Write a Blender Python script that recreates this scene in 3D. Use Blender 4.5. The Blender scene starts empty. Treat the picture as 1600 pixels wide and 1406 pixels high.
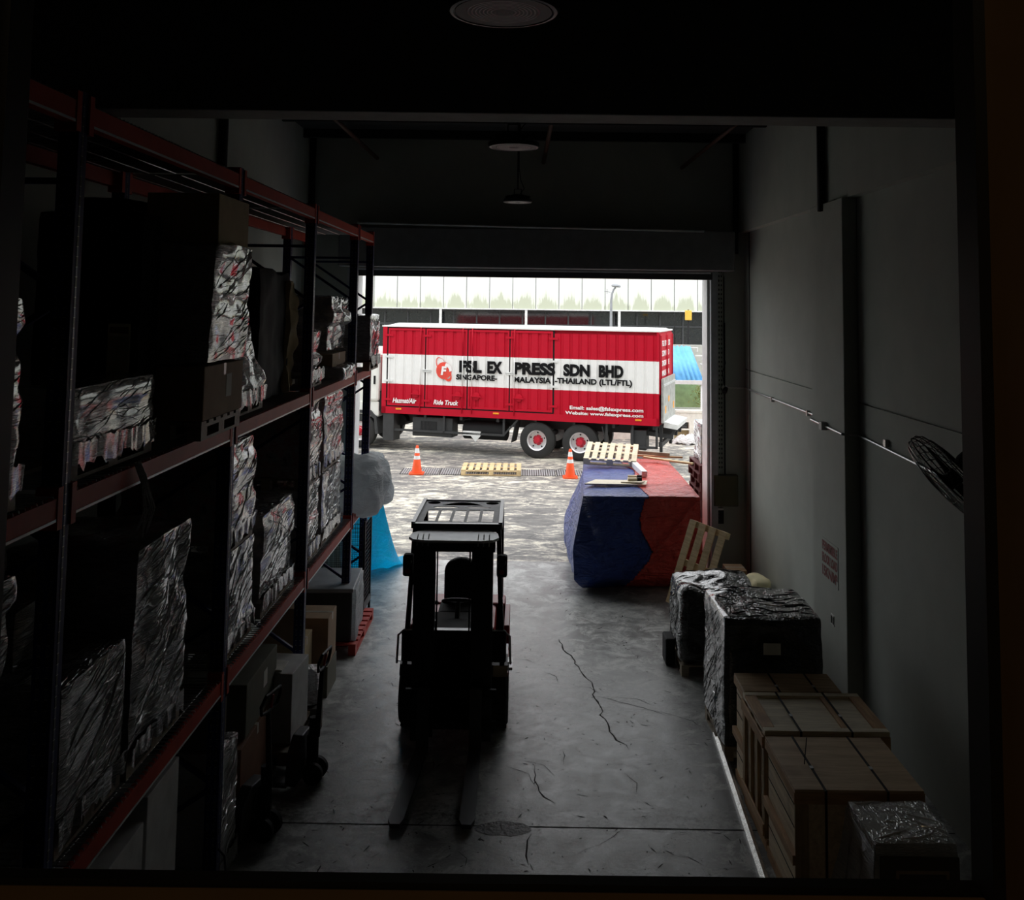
import bpy, bmesh, math, random
from mathutils import Vector, Matrix, noise
sc = bpy.context.scene
COL = sc.collection
PI = math.pi

# ---------------------------------------------------------------- camera
TH = math.atan(115 / 1500); ROLL = 0.0126; CAMH = 4.42
cam = bpy.data.cameras.new('camera')
cam.sensor_fit = 'HORIZONTAL'; cam.sensor_width = 36; cam.lens = 1500 / 1600 * 36
cam.shift_x = -0.01275; cam.shift_y = -0.2144
cam.clip_start = 0.05; cam.clip_end = 500
camo = bpy.data.objects.new('camera', cam); COL.objects.link(camo)
camo.matrix_world = Matrix.Translation((0, 0, CAMH)) @ Matrix.Rotation(PI / 2 + TH, 4, 'X') @ Matrix.Rotation(ROLL, 4, 'Z')
sc.camera = camo

# ---------------------------------------------------------------- sky: bright overcast, brighter towards the zenith
SKY = 3.1
w = bpy.data.worlds.new('overcast'); sc.world = w; w.use_nodes = True
nt = w.node_tree; nt.nodes.clear()
wo = nt.nodes.new('ShaderNodeOutputWorld'); bg = nt.nodes.new('ShaderNodeBackground')
tc = nt.nodes.new('ShaderNodeTexCoord'); sp = nt.nodes.new('ShaderNodeSeparateXYZ'); cr = nt.nodes.new('ShaderNodeValToRGB')
cr.color_ramp.elements[0].position = 0.0; cr.color_ramp.elements[0].color = (.42, .44, .47, 1)
cr.color_ramp.elements[1].position = 1.0; cr.color_ramp.elements[1].color = (1, 1, 1, 1)
nt.links.new(tc.outputs['Generated'], sp.inputs[0]); nt.links.new(sp.outputs['Z'], cr.inputs[0])
nt.links.new(cr.outputs[0], bg.inputs['Color']); bg.inputs['Strength'].default_value = SKY
nt.links.new(bg.outputs[0], wo.inputs[0])
sc.view_settings.view_transform = 'Standard'; sc.view_settings.look = 'None'
sc.view_settings.exposure = 0.0; sc.view_settings.gamma = 1.0
sc.view_settings.use_curve_mapping = False

# ---------------------------------------------------------------- materials
MC = {}
def s2l(c):
    return tuple(((v / 255) / 12.92 if v / 255 <= .04045 else ((v / 255 + .055) / 1.055) ** 2.4) for v in c)
def base(name):
    m = bpy.data.materials.new(name); m.use_nodes = True
    n = m.node_tree.nodes; b = n['Principled BSDF']
    return m, m.node_tree, b
def mapped(t, scale=(1, 1, 1), rot=(0, 0, 0), coord='Object'):
    tc = t.nodes.new('ShaderNodeTexCoord'); mp = t.nodes.new('ShaderNodeMapping')
    mp.inputs['Scale'].default_value = scale; mp.inputs['Rotation'].default_value = rot
    t.links.new(tc.outputs[coord], mp.inputs['Vector']); return mp.outputs[0]
def noise_n(t, vec, scale=1, detail=4, rough=.55, dist=0):
    n = t.nodes.new('ShaderNodeTexNoise'); n.inputs['Scale'].default_value = scale
    n.inputs['Detail'].default_value = detail; n.inputs['Roughness'].default_value = rough
    n.inputs['Distortion'].default_value = dist
    t.links.new(vec, n.inputs['Vector']); return n.outputs['Fac']
def ramp(t, fac, stops, interp='LINEAR'):
    r = t.nodes.new('ShaderNodeValToRGB'); r.color_ramp.interpolation = interp
    e = r.color_ramp.elements
    while len(e) < len(stops): e.new(.5)
    for k, (p, c) in enumerate(stops):
        e[k].position = p
        e[k].color = (c, c, c, 1) if isinstance(c, (int, float)) else (*c[:3], 1)
    t.links.new(fac, r.inputs[0]); return r.outputs[0]
def mix(t, a, b, fac, mode='MIX'):
    n = t.nodes.new('ShaderNodeMix'); n.data_type = 'RGBA'; n.blend_type = mode
    for s, v in ((0, fac), (6, a), (7, b)):
        if hasattr(v, 'links') or hasattr(v, 'is_linked'): t.links.new(v, n.inputs[s])
        elif s == 0: n.inputs[0].default_value = v
        else: n.inputs[s].default_value = (*v[:3], 1)
    return n.outputs[2]
def bump(t, b, h, dist=.01, strength=1.0, prev=None):
    n = t.nodes.new('ShaderNodeBump'); n.inputs['Distance'].default_value = dist; n.inputs['Strength'].default_value = strength
    t.links.new(h, n.inputs['Height'])
    if prev is not None: t.links.new(prev, n.inputs['Normal'])
    t.links.new(n.outputs[0], b.inputs['Normal']); return n.outputs[0]
def mat(name, col, rough=.5, metal=0.0, var=.12, scale=6, bmp=0.0, coat=0.0, spec=.5, stretch=(1, 1, 1)):
    """plain surface of one colour with faint mottling and grain"""
    if name in MC: return MC[name]
    m, t, b = base(name)
    v = mapped(t, stretch); f = noise_n(t, v, scale, 5)
    lo = tuple(c * (1 - var) for c in col); hi = tuple(min(1, c * (1 + var)) for c in col)
    t.links.new(ramp(t, f, [(.3, lo), (.7, hi)]), b.inputs['Base Color'])
    b.inputs['Roughness'].default_value = rough; b.inputs['Metallic'].default_value = metal
    b.inputs['Specular IOR Level'].default_value = spec
    b.inputs['Coat Weight'].default_value = coat; b.inputs['Coat Roughness'].default_value = .12
    if bmp: bump(t, b, noise_n(t, v, scale * 4, 4), bmp)
    MC[name] = m; return m

def film(name, cols, tilt=25, rough=.16, scale=(5, 2.0, 40), bd=.011, tint=1.0, glint=.55, base_s=5.5):
    """goods under taut stretch film: patches of goods colour, fine drawn-out creases"""
    m, t, b = base(name)
    oi = t.nodes.new('ShaderNodeObjectInfo'); wv = t.nodes.new('ShaderNodeMath'); wv.operation = 'MULTIPLY'; wv.inputs[1].default_value = 40
    t.links.new(oi.outputs['Random'], wv.inputs[0])
    def n4(vec, sc_, det, ro, di):
        n = t.nodes.new('ShaderNodeTexNoise'); n.noise_dimensions = '4D'; n.inputs['Scale'].default_value = sc_; n.inputs['Detail'].default_value = det
        n.inputs['Roughness'].default_value = ro; n.inputs['Distortion'].default_value = di
        t.links.new(vec, n.inputs['Vector']); t.links.new(wv.outputs[0], n.inputs['W']); return n.outputs['Fac']
    def op(o, x, y=None, c=0.0):
        q = t.nodes.new('ShaderNodeMath'); q.operation = o; t.links.new(x, q.inputs[0])
        if y is None: q.inputs[1].default_value = c
        else: t.links.new(y, q.inputs[1])
        return q.outputs[0]
    f = n4(mapped(t, (1, 1, 1)), base_s, 4, .65, .3)
    n = len(cols)
    c = ramp(t, f, [(.34 + .30 * k / max(1, n - 1), tuple(c_ * tint for c_ in cols[k])) for k in range(n)])
    rx = math.radians(tilt * .5)
    a = n4(mapped(t, scale, (rx, 0, 0)), 1.5, 3, .6, .35)
    d = n4(mapped(t, (scale[0], scale[1] * 1.3, scale[2] * .55), (-rx * .45, 0, 0)), 1.5, 3, .6, .6)
    g = n4(mapped(t, (2.5, 1.2, 6), (rx * .6, 0, 0)), 1.4, 3, .6, 1.0)
    ra = op('ABSOLUTE', op('SUBTRACT', a, c=.5)); rd = op('ABSOLUTE', op('SUBTRACT', d, c=.5))
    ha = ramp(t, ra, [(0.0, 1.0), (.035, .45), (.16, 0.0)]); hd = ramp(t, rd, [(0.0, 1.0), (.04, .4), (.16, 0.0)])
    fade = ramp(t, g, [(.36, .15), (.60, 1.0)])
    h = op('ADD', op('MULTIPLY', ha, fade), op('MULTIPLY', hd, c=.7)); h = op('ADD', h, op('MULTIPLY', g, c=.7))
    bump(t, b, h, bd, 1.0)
    st = op('MULTIPLY', op('MULTIPLY', ha, fade), c=glint)  # crease whitening, with glints off the film painted into the colour
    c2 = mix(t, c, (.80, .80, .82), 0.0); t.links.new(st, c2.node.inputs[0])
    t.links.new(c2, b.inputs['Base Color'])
    b.inputs['Roughness'].default_value = rough; b.inputs['Specular IOR Level'].default_value = 1.0
    b.inputs['Coat Weight'].default_value = 1.0; b.inputs['Coat Roughness'].default_value = .08
    MC[name] = m; return m

def wood(name, col, col2, axis=0, rough=.6, scale=1.0):
    m, t, b = base(name)
    s = [14, 14, 14]; s[axis] = 1.2
    v = mapped(t, tuple(x * scale for x in s)); f = noise_n(t, v, 1.5, 6, .65, .6)
    g = noise_n(t, mapped(t, (3, 3, 3)), 1.1, 3)
    c = ramp(t, f, [(.3, col2), (.62, col)])
    c = mix(t, c, tuple(x * .55 for x in col2), ramp(t, g, [(.55, 0.0), (.8, .6)]))
    t.links.new(c, b.inputs['Base Color']); b.inputs['Roughness'].default_value = rough
    bump(t, b, f, .003); MC[name] = m; return m

def concrete_floor():
    m, t, b = base('polished concrete')
    v = mapped(t, (1, 1, 1))
    big = noise_n(t, v, .8, 6, .6, .4); mid = noise_n(t, v, 3.4, 9, .75, .5); fine = noise_n(t, v, 21, 8, .75); sp = noise_n(t, v, 48, 5, .7)
    c = ramp(t, big, [(.38, (.17, .172, .165)), (.5, (.27, .277, .268)), (.62, (.38, .395, .385))])
    c = mix(t, c, (.56, .57, .55), ramp(t, mid, [(.50, 0.0), (.60, .75)]))
    c = mix(t, c, (.11, .112, .108), ramp(t, mid, [(.38, .75), (.48, 0.0)]))
    pk = noise_n(t, v, 9, 6, .75, .3)
    c = mix(t, c, (.04, .04, .038), ramp(t, pk, [(.62, 0.0), (.68, .85)]))
    c = mix(t, c, (.05, .05, .048), ramp(t, fine, [(.57, 0.0), (.70, .7)]))
    c = mix(t, c, (.02, .02, .02), ramp(t, sp, [(.67, 0.0), (.71, .9)]))
    # grime along the joint line
    s = t.nodes.new('ShaderNodeSeparateXYZ'); t.links.new(v, s.inputs[0])
    d = t.nodes.new('ShaderNodeMath'); d.operation = 'SUBTRACT'; d.inputs[1].default_value = 8.66; t.links.new(s.outputs['Y'], d.inputs[0])
    ab = t.nodes.new('ShaderNodeMath'); ab.operation = 'ABSOLUTE'; t.links.new(d.outputs[0], ab.inputs[0])
    near = ramp(t, ab.outputs[0], [(.0, 1.0), (.30, 0.0)])
    g = t.nodes.new('ShaderNodeMath'); g.operation = 'MULTIPLY'; t.links.new(near, g.inputs[0]); t.links.new(ramp(t, fine, [(.45, 0.0), (.60, .85)]), g.inputs[1])
    c = mix(t, c, (.035, .035, .033), 0.0); t.links.new(g.outputs[0], c.node.inputs[0])
    t.links.new(c, b.inputs['Base Color'])
    t.links.new(ramp(t, mid, [(.3, .28), (.7, .55)]), b.inputs['Roughness'])
    b.inputs['Specular IOR Level'].default_value = .5
    bump(t, b, fine, .003, .7); MC['floor'] = m; return m

def yard_ground():
    """dark hardstanding with patches of dried pale mud, dragged crosswise by tyres"""
    m, t, b = base('weathered yard surface')
    v2 = mapped(t, (1, 1, 1))
    a = noise_n(t, mapped(t, (.75, 1.5, 1), (0, 0, .12)), 1.7, 12, .78, 1.4); c1 = noise_n(t, v2, .28, 4, .6, .8); f = noise_n(t, mapped(t, (2.2, 5, 1), (0, 0, -.1)), 1.3, 10, .8, .8)
    ad = t.nodes.new('ShaderNodeMath'); ad.operation = 'ADD'; t.links.new(a, ad.inputs[0])
    fm = t.nodes.new('ShaderNodeMath'); fm.operation = 'MULTIPLY'; fm.inputs[1].default_value = .55; t.links.new(f, fm.inputs[0]); t.links.new(fm.outputs[0], ad.inputs[1])
    am = t.nodes.new('ShaderNodeMath'); am.operation = 'MULTIPLY_ADD'; am.inputs[1].default_value = .28; t.links.new(c1, am.inputs[0]); t.links.new(ad.outputs[0], am.inputs[2])
    c = ramp(t, am.outputs[0], [(.78, (.10, .098, .095)), (.90, (.19, .185, .175)), (.945, (.33, .31, .275)), (.985, (.56, .52, .43)), (1.0, (.70, .66, .55))])
    t.links.new(c, b.inputs['Base Color']); b.inputs['Roughness'].default_value = .7
    bump(t, b, f, .01, .5); MC['yard'] = m; return m

def stained_panel():
    """white enamelled fascia, green-brown runs rising from the foot of each panel"""
    m, t, b = base('stained white fascia')
    v = mapped(t, (1, 1, 1)); s = t.nodes.new('ShaderNodeSeparateXYZ'); t.links.new(v, s.inputs[0])
    z = t.nodes.new('ShaderNodeMapRange'); z.inputs['From Min'].default_value = 4.35; z.inputs['From Max'].default_value = 5.5
    z.inputs['To Min'].default_value = 1; z.inputs['To Max'].default_value = 0; t.links.new(s.outputs['Z'], z.inputs['Value'])
    n = noise_n(t, mapped(t, (3.2, 1, .35)), 1.5, 6, .7, .3)
    # stain reaches higher at the panel joints
    u = t.nodes.new('ShaderNodeMath'); u.operation = 'PINGPONG'; u.inputs[1].default_value = .54
    t.links.new(s.outputs['X'], u.inputs[0])
    um = t.nodes.new('ShaderNodeMath'); um.operation = 'MULTIPLY_ADD'; um.inputs[1].default_value = -.5; um.inputs[2].default_value = .10
    t.links.new(u.outputs[0], um.inputs[0])
    a1 = t.nodes.new('ShaderNodeMath'); a1.operation = 'ADD'; t.links.new(n, a1.inputs[0]); t.links.new(um.outputs[0], a1.inputs[1])
    a2 = t.nodes.new('ShaderNodeMath'); a2.operation = 'MULTIPLY_ADD'; a2.inputs[1].default_value = .62; t.links.new(z.outputs[0], a2.inputs[0]); t.links.new(a1.outputs[0], a2.inputs[2])
    c = ramp(t, a2.outputs[0], [(.72, (.84, .87, .83)), (.92, (.80, .84, .74)), (1.12, (.58, .62, .48))])
    t.links.new(c, b.inputs['Base Color']); b.inputs['Roughness'].default_value = .5
    MC['fascia'] = m; return m

def tarp_mat(name, col):
    m, t, b = base(name)
    v = mapped(t, (1, 1, 1)); a = noise_n(t, v, 2.6, 6, .6, 2.2); d = noise_n(t, mapped(t, (1, 1, 4), (.5, .3, .6)), 2.2, 3, .6, 1.2)
    t.links.new(ramp(t, a, [(.3, tuple(x * .85 for x in col)), (.7, tuple(min(1, x * 1.15) for x in col))]), b.inputs['Base Color'])
    ad = t.nodes.new('ShaderNodeMath'); ad.operation = 'ADD'; t.links.new(a, ad.inputs[0]); t.links.new(d, ad.inputs[1])
    bump(t, b, ad.outputs[0], .10, 1.0)
    b.inputs['Roughness'].default_value = .33; b.inputs['Specular IOR Level'].default_value = .7
    MC[name] = m; return m

def led_mat():
    m, t, b = base('ringed led lens')
    v = mapped(t, (1, 1, 0)); l = t.nodes.new('ShaderNodeVectorMath'); l.operation = 'LENGTH'; t.links.new(v, l.inputs[0])
    s = t.nodes.new('ShaderNodeMath'); s.operation = 'MULTIPLY'; s.inputs[1].default_value = 2 * PI * 70; t.links.new(l.outputs['Value'], s.inputs[0])
    q = t.nodes.new('ShaderNodeMath'); q.operation = 'SINE'; t.links.new(s.outputs[0], q.inputs[0])
    c = ramp(t, q.outputs[0], [(.40, (.03, .025, .025)), (.55, (1.0, .92, .90))])
    k = ramp(t, l.outputs['Value'], [(.032, (.16, .15, .14)), (.036, (1, 1, 1)), (.130, (1, 1, 1)), (.138, (.07, .062, .055))], 'CONSTANT')
    edge = ramp(t, l.outputs['Value'], [(.136, 0.0), (.138, 1.0)], 'CONSTANT')
    t.links.new(mix(t, mix(t, c, k, 1.0, 'MULTIPLY'), (.10, .09, .08), edge), b.inputs['Base Color']); b.inputs['Roughness'].default_value = .6; b.inputs['Specular IOR Level'].default_value = .3
    MC['led'] = m; return m

def slot_mat():
    """punched upright face: dark slots every 100 mm with a thin bright rim"""
    m, t, b = base('punched steel')
    v = mapped(t, (1, 1, 1)); s = t.nodes.new('ShaderNodeSeparateXYZ'); t.links.new(v, s.inputs[0])
    q = t.nodes.new('ShaderNodeMath'); q.operation = 'PINGPONG'; q.inputs[1].default_value = .05; t.links.new(s.outputs['Z'], q.inputs[0])
    c = ramp(t, q.outputs[0], [(0.0, (.004, .004, .006)), (.020, (.30, .30, .32)), (.024, (.03, .04, .11))], 'CONSTANT')
    t.links.new(c, b.inputs['Base Color']); b.inputs['Roughness'].default_value = .35; b.inputs['Metallic'].default_value = .2
    MC['slots'] = m; return m
def translucent(name, col, mixf=.5):
    m = MC[name]; t = m.node_tree; b = t.nodes['Principled BSDF']; out = t.nodes['Material Output']
    tr = t.nodes.new('ShaderNodeBsdfTranslucent'); tr.inputs[0].default_value = (*col, 1); mx = t.nodes.new('ShaderNodeMixShader'); mx.inputs[0].default_value = mixf
    t.links.new(b.outputs[0], mx.inputs[1]); t.links.new(tr.outputs[0], mx.inputs[2]); t.links.new(mx.outputs[0], out.inputs[0])
def grate_mat():
    m, t, b = base('drain grating')
    v = mapped(t, (1, 1, 1)); s = t.nodes.new('ShaderNodeSeparateXYZ'); t.links.new(v, s.inputs[0])
    q = t.nodes.new('ShaderNodeMath'); q.operation = 'PINGPONG'; q.inputs[1].default_value = .03; t.links.new(s.outputs['X'], q.inputs[0])
    c = ramp(t, q.outputs[0], [(0.0, (.05, .05, .05)), (.008, (.42, .43, .44))], 'CONSTANT')
    t.links.new(c, b.inputs['Base Color']); b.inputs['Roughness'].default_value = .45; b.inputs['Metallic'].default_value = .3
    MC['grate'] = m; return m

RED = (.50, .0015, .020); WHITE = (.86, .86, .85)
slot_mat(); concrete_floor(); yard_ground(); stained_panel(); led_mat(); grate_mat()
mat('wall paint', (.355, .375, .335), .8, var=.06, scale=2.5, bmp=.001)
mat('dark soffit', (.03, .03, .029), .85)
mat('beam paint', (.22, .22, .205), .85)
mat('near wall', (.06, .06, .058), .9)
mat('window frame black', (.012, .012, .012), .45)
mat('brown sill', (.20, .12, .05), .5)
mat('housing grey', (.16, .165, .17), .7)
mat('jamb metal', (.50, .50, .49), .45, .4)
mat('galvanised', (.45, .45, .45), .35, .8)
mat('black steel', (.010, .010, .011), .45, spec=.3)
mat('dull black', (.014, .014, .015), .75, spec=.25)
mat('rack blue', (.010, .016, .085), .6, spec=.25)
mat('rack orange', (.46, .040, .016), .55, spec=.2)
mat('wire', (.5, .5, .5), .35, .8)
mat('truck red', RED, .55, var=.05, spec=.25)
mat('truck white', WHITE, .4, var=.03)
mat('letter black', (.008, .008, .009), .7, spec=.1)
mat('letter white', (.88, .86, .86), .5, var=.02)
mat('logo red', (.78, .07, .045), .5)
mat('rubber', (.022, .022, .022), .8)
mat('rim', (.68, .68, .70), .35, .5)
mat('hub red', (.5, .01, .03), .45)
mat('chassis', (.035, .036, .038), .6)
mat('amber', (.9, .38, .02), .4)
mat('cab white', (.80, .80, .76), .4, var=.03)
mat('cone orange', (.92, .10, .02), .45, var=.05)
mat('reflective white', (.85, .85, .85), .4)
mat('tail lift grey', (.42, .43, .41), .5, .2, var=.25)
mat('glass dark', (.022, .025, .028), .06, spec=.9)
mat('mullion', (.07, .075, .08), .5)
mat('post white', (.75, .76, .75), .5)
mat('annex wall', (.88, .86, .78), .75)
mat('grey render', (.52, .52, .48), .8)
mat('green wall', (.46, .66, .34), .8)
mat('awning blue', (.12, .42, .78), .5)
mat('leaf', (.30, .32, .09), .7, var=.5, scale=12)
mat('sign yellow', (.9, .55, .08), .5)
mat('lamp grey', (.33, .35, .37), .5)
tarp_mat('tarp blue', (.016, .055, .29)); tarp_mat('tarp red', (.68, .055, .04)); tarp_mat('cyan sheet', (.02, .55, .86)); tarp_mat('grey sheet', (.78, .82, .84)); tarp_mat('white plastic', (.82, .82, .82))
translucent('cyan sheet', (.05, .75, 1.0), .5); translucent('grey sheet', (.85, .90, .92), .6)
wood('pine', (.80, .62, .36), (.52, .36, .18), 0); wood('pale pine', (.86, .76, .56), (.66, .52, .34), 0)
wood('ply', (.62, .45, .28), (.42, .29, .17), 0); wood('ply light', (.86, .78, .60), (.58, .50, .36), 0); wood('plyboard', (.86, .78, .62), (.74, .64, .48), 0)
wood('batten', (.58, .36, .18), (.36, .21, .11), 1); wood('batten x', (.58, .36, .18), (.36, .21, .11), 0); wood('grey pallet', (.36, .30, .22), (.22, .18, .13), 0)
wood('batten z', (.46, .33, .18), (.30, .2, .1), 2); wood('ply side', (.84, .70, .50), (.58, .44, .28), 1)
mat('carton', (.36, .24, .14), .8); mat('carton light', (.46, .36, .20), .8); mat('carton dark', (.10, .085, .07), .8); mat('carton white', (.62, .62, .60), .75)
mat('olive carton', (.13, .13, .09), .8); mat('rust carton', (.20, .085, .04), .8); mat('paper', (.75, .73, .66), .8); mat('label yellow', (.85, .78, .50), .8)
mat('tape', (.5, .44, .34), .3)
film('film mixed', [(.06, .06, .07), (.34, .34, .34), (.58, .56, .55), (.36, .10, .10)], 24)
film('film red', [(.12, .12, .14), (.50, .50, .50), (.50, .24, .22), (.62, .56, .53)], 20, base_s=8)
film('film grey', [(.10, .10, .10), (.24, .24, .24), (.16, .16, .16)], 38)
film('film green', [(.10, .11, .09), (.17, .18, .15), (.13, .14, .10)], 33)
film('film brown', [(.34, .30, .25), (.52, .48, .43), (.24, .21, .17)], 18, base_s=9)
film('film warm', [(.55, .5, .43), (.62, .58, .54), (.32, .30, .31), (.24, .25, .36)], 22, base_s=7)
film('black film', [(.004, .004, .005), (.009, .009, .010)], -40, .2, (4, 2.0, 15), .045, glint=.0)
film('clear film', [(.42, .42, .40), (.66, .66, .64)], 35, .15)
mat('film crease', (.92, .92, .93), .18, coat=1.0, spec=1.0); mat('black crease', (.05, .05, .055), .12, coat=1.0, spec=1.0)  # film crease kept near white to stand in for specular glints
mat('steel rail', (.62, .62, .60), .22, .85, var=.3, scale=30, bmp=.004)
mat('ebox olive', (.075, .07, .03), .6); mat('switch white', (.6, .6, .58), .5)
mat('sign red', (.20, .05, .045), .7); mat('sign pink', (.50, .40, .38), .8)
mat('pipe brown', (.10, .05, .03), .6); mat('crack', (.035, .034, .032), .9, spec=.1); mat('patch', (.05, .05, .048), .55, bmp=.01)
mat('fork steel', (.10, .10, .105), .5, .5); mat('fork red', (.40, .012, .012), .4); mat('guard black', (.012, .012, .014), .35, coat=.3)
mat('pale metal', (.62, .64, .64), .4, .3); mat('red pallet', (.42, .035, .02), .6); mat('dark red crate', (.09, .012, .014), .6)

# ---------------------------------------------------------------- mesh builder
class MB:
    def __init__(s): s.v = []; s.f = []; s.m = []; s.sm = []; s.mi = 0
    def add(s, vs, fs, smooth=False):
        o = len(s.v); s.v += [tuple(p) for p in vs]
        for f in fs: s.f.append([i + o for i in f]); s.m.append(s.mi); s.sm.append(smooth)
        return s
    def box(s, x0, x1, y0, y1, z0, z1):
        return s.add([(x0, y0, z0), (x1, y0, z0), (x1, y1, z0), (x0, y1, z0), (x0, y0, z1), (x1, y0, z1), (x1, y1, z1), (x0, y1, z1)],
                     [(0, 3, 2, 1), (4, 5, 6, 7), (0, 1, 5, 4), (1, 2, 6, 5), (2, 3, 7, 6), (3, 0, 4, 7)])
    def hexa(s, p):      # eight corners, bottom four then top four
        return s.add(p, [(0, 3, 2, 1), (4, 5, 6, 7), (0, 1, 5, 4), (1, 2, 6, 5), (2, 3, 7, 6), (3, 0, 4, 7)])
    def bar(s, a, b, wd, th, up=(0, 0, 1)):
        a = Vector(a); b = Vector(b); d = (b - a).normalized(); u = Vector(up)
        if abs(d.dot(u)) > .98: u = Vector((1, 0, 0))
        sx = d.cross(u).normalized(); uz = sx.cross(d).normalized()
        q = []
        for p in (a, b):
            q += [p - sx * wd / 2 - uz * th / 2, p + sx * wd / 2 - uz * th / 2, p + sx * wd / 2 + uz * th / 2, p - sx * wd / 2 + uz * th / 2]
        return s.add(q, [(0, 1, 2, 3), (7, 6, 5, 4), (0, 4, 5, 1), (1, 5, 6, 2), (2, 6, 7, 3), (3, 7, 4, 0)])
    def prism(s, poly, axis, a, b):
        def P(p, c):
            return (c, p[0], p[1]) if axis == 0 else (p[0], c, p[1]) if axis == 1 else (p[0], p[1], c)
        n = len(poly)
        return s.add([P(p, a) for p in poly] + [P(p, b) for p in poly],
                     [tuple(range(n))[::-1], tuple(range(n, 2 * n))] + [(i, (i + 1) % n, n + (i + 1) % n, n + i) for i in range(n)])
    def tube(s, pts, r, n=8, closed=False, cap=True):
        pts = [Vector(p) for p in pts]; m = len(pts); vs = []; fs = []; prev = None
        for i in range(m):
            if closed: d = (pts[(i + 1) % m] - pts[i - 1]).normalized()
            else: d = (pts[min(i + 1, m - 1)] - pts[max(i - 1, 0)]).normalized()
            if prev is None:
                u = Vector((0, 0, 1)) if abs(d.z) < .9 else Vector((1, 0, 0)); a = d.cross(u).normalized()
            else: a = (prev - d * prev.dot(d)).normalized()
            prev = a; b = d.cross(a); rr = r[i] if isinstance(r, (list, tuple)) else r
            for k in range(n):
                t = 2 * PI * k / n; vs.append(pts[i] + (a * math.cos(t) + b * math.sin(t)) * rr)
        for i in range(m if closed else m - 1):
            j = (i + 1) % m
            for k in range(n): fs.append((i * n + k, i * n + (k + 1) % n, j * n + (k + 1) % n, j * n + k))
        s.add(vs, fs, True)
        if cap and not closed:
            s.add(vs[:n], [tuple(range(n))[::-1]]); s.add(vs[-n:], [tuple(range(n))])
        return s
    def lathe(s, prof, c=(0, 0, 0), axis=(0, 0, 1), n=32, closed=False):
        ax = Vector(axis).normalized(); u = Vector((0, 0, 1)) if abs(ax.z) < .9 else Vector((1, 0, 0))
        a = ax.cross(u).normalized(); b = ax.cross(a); c = Vector(c); vs = []; fs = []; m = len(prof)
        for (r, h) in prof:
            for k in range(n):
                t = 2 * PI * k / n; vs.append(c + ax * h + (a * math.cos(t) + b * math.sin(t)) * r)
        for i in range(m if closed else m - 1):
            j = (i + 1) % m
            for k in range(n): fs.append((i * n + k, i * n + (k + 1) % n, j * n + (k + 1) % n, j * n + k))
        return s.add(vs, fs, True)
    def build(s, name, mats, parent=None, bevel=0, loc=None):
        me = bpy.data.meshes.new(name); me.from_pydata(s.v, [], s.f)
        if not isinstance(mats, (list, tuple)): mats = [mats]
        for x in mats: me.materials.append(MC[x] if isinstance(x, str) else x)
        me.polygons.foreach_set('material_index', s.m); me.polygons.foreach_set('use_smooth', s.sm)
        bm = bmesh.new(); bm.from_mesh(me)
        bmesh.ops.remove_doubles(bm, verts=bm.verts, dist=1e-5); bmesh.ops.recalc_face_normals(bm, faces=bm.faces)
        for e in bm.edges:
            if len(e.link_faces) == 2 and e.calc_face_angle(0) > .6: e.smooth = False
        bm.to_mesh(me); bm.free()
        o = bpy.data.objects.new(name, me); COL.objects.link(o)
        if parent: o.parent = parent
        if loc: o.location = loc
        if bevel:
            md = o.modifiers.new('bevel', 'BEVEL'); md.width = bevel; md.segments = 2; md.limit_method = 'ANGLE'
        return o
def tag(o, label, cat, group=None, kind=None):
    if label: o['label'] = label
    if cat: o['category'] = cat
    if group: o['group'] = group
    if kind: o['kind'] = kind
    return o
def thing(name, label, cat, loc=(0, 0, 0), rz=0, group=None):
    o = bpy.data.objects.new(name, None); COL.objects.link(o); o.location = loc; o.rotation_euler = (0, 0, rz)
    o.empty_display_size = .2
    return tag(o, label, cat, group)
def struct(o): o['kind'] = 'structure'; return o
def copy_tree(o, parent=None):
    c = o.copy(); COL.objects.link(c); c.parent = parent
    for ch in [x for x in bpy.data.objects if x.parent == o]: copy_tree(ch, c)
    return c
def text_mesh(s, name, m, parent, u0, u1, z0, z1, y, bold=.02, shear=0):
    """a line of raised lettering facing local -y, its box fitted to u0..u1, z0..z1"""
    cu = bpy.data.curves.new('t', 'FONT'); cu.body = s; cu.offset = bold; cu.extrude = .004; cu.shear = shear; cu.resolution_u = 4
    ob = bpy.data.objects.new('t', cu); COL.objects.link(ob)
    dg = bpy.context.evaluated_depsgraph_get(); me = bpy.data.meshes.new_from_object(ob.evaluated_get(dg))
    bpy.data.objects.remove(ob)
    xs = [v.co.x for v in me.vertices]; ys = [v.co.y for v in me.vertices]
    ax, bx, ay, by = min(xs), max(xs), min(ys), max(ys)
    for v in me.vertices:
        x, yy, zz = v.co; v.co = (u0 + (x - ax) / (bx - ax) * (u1 - u0), y - zz, z0 + (yy - ay) / (by - ay) * (z1 - z0))
    me.materials.clear(); me.materials.append(MC[m])
    o = bpy.data.objects.new(name, me); COL.objects.link(o); o.parent = parent
    return o
def nz(p, s, k=0): return noise.noise(Vector((p[0] * s + k * 7.3, p[1] * s + k * 3.1, p[2] * s - k * 5.7)))

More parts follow.
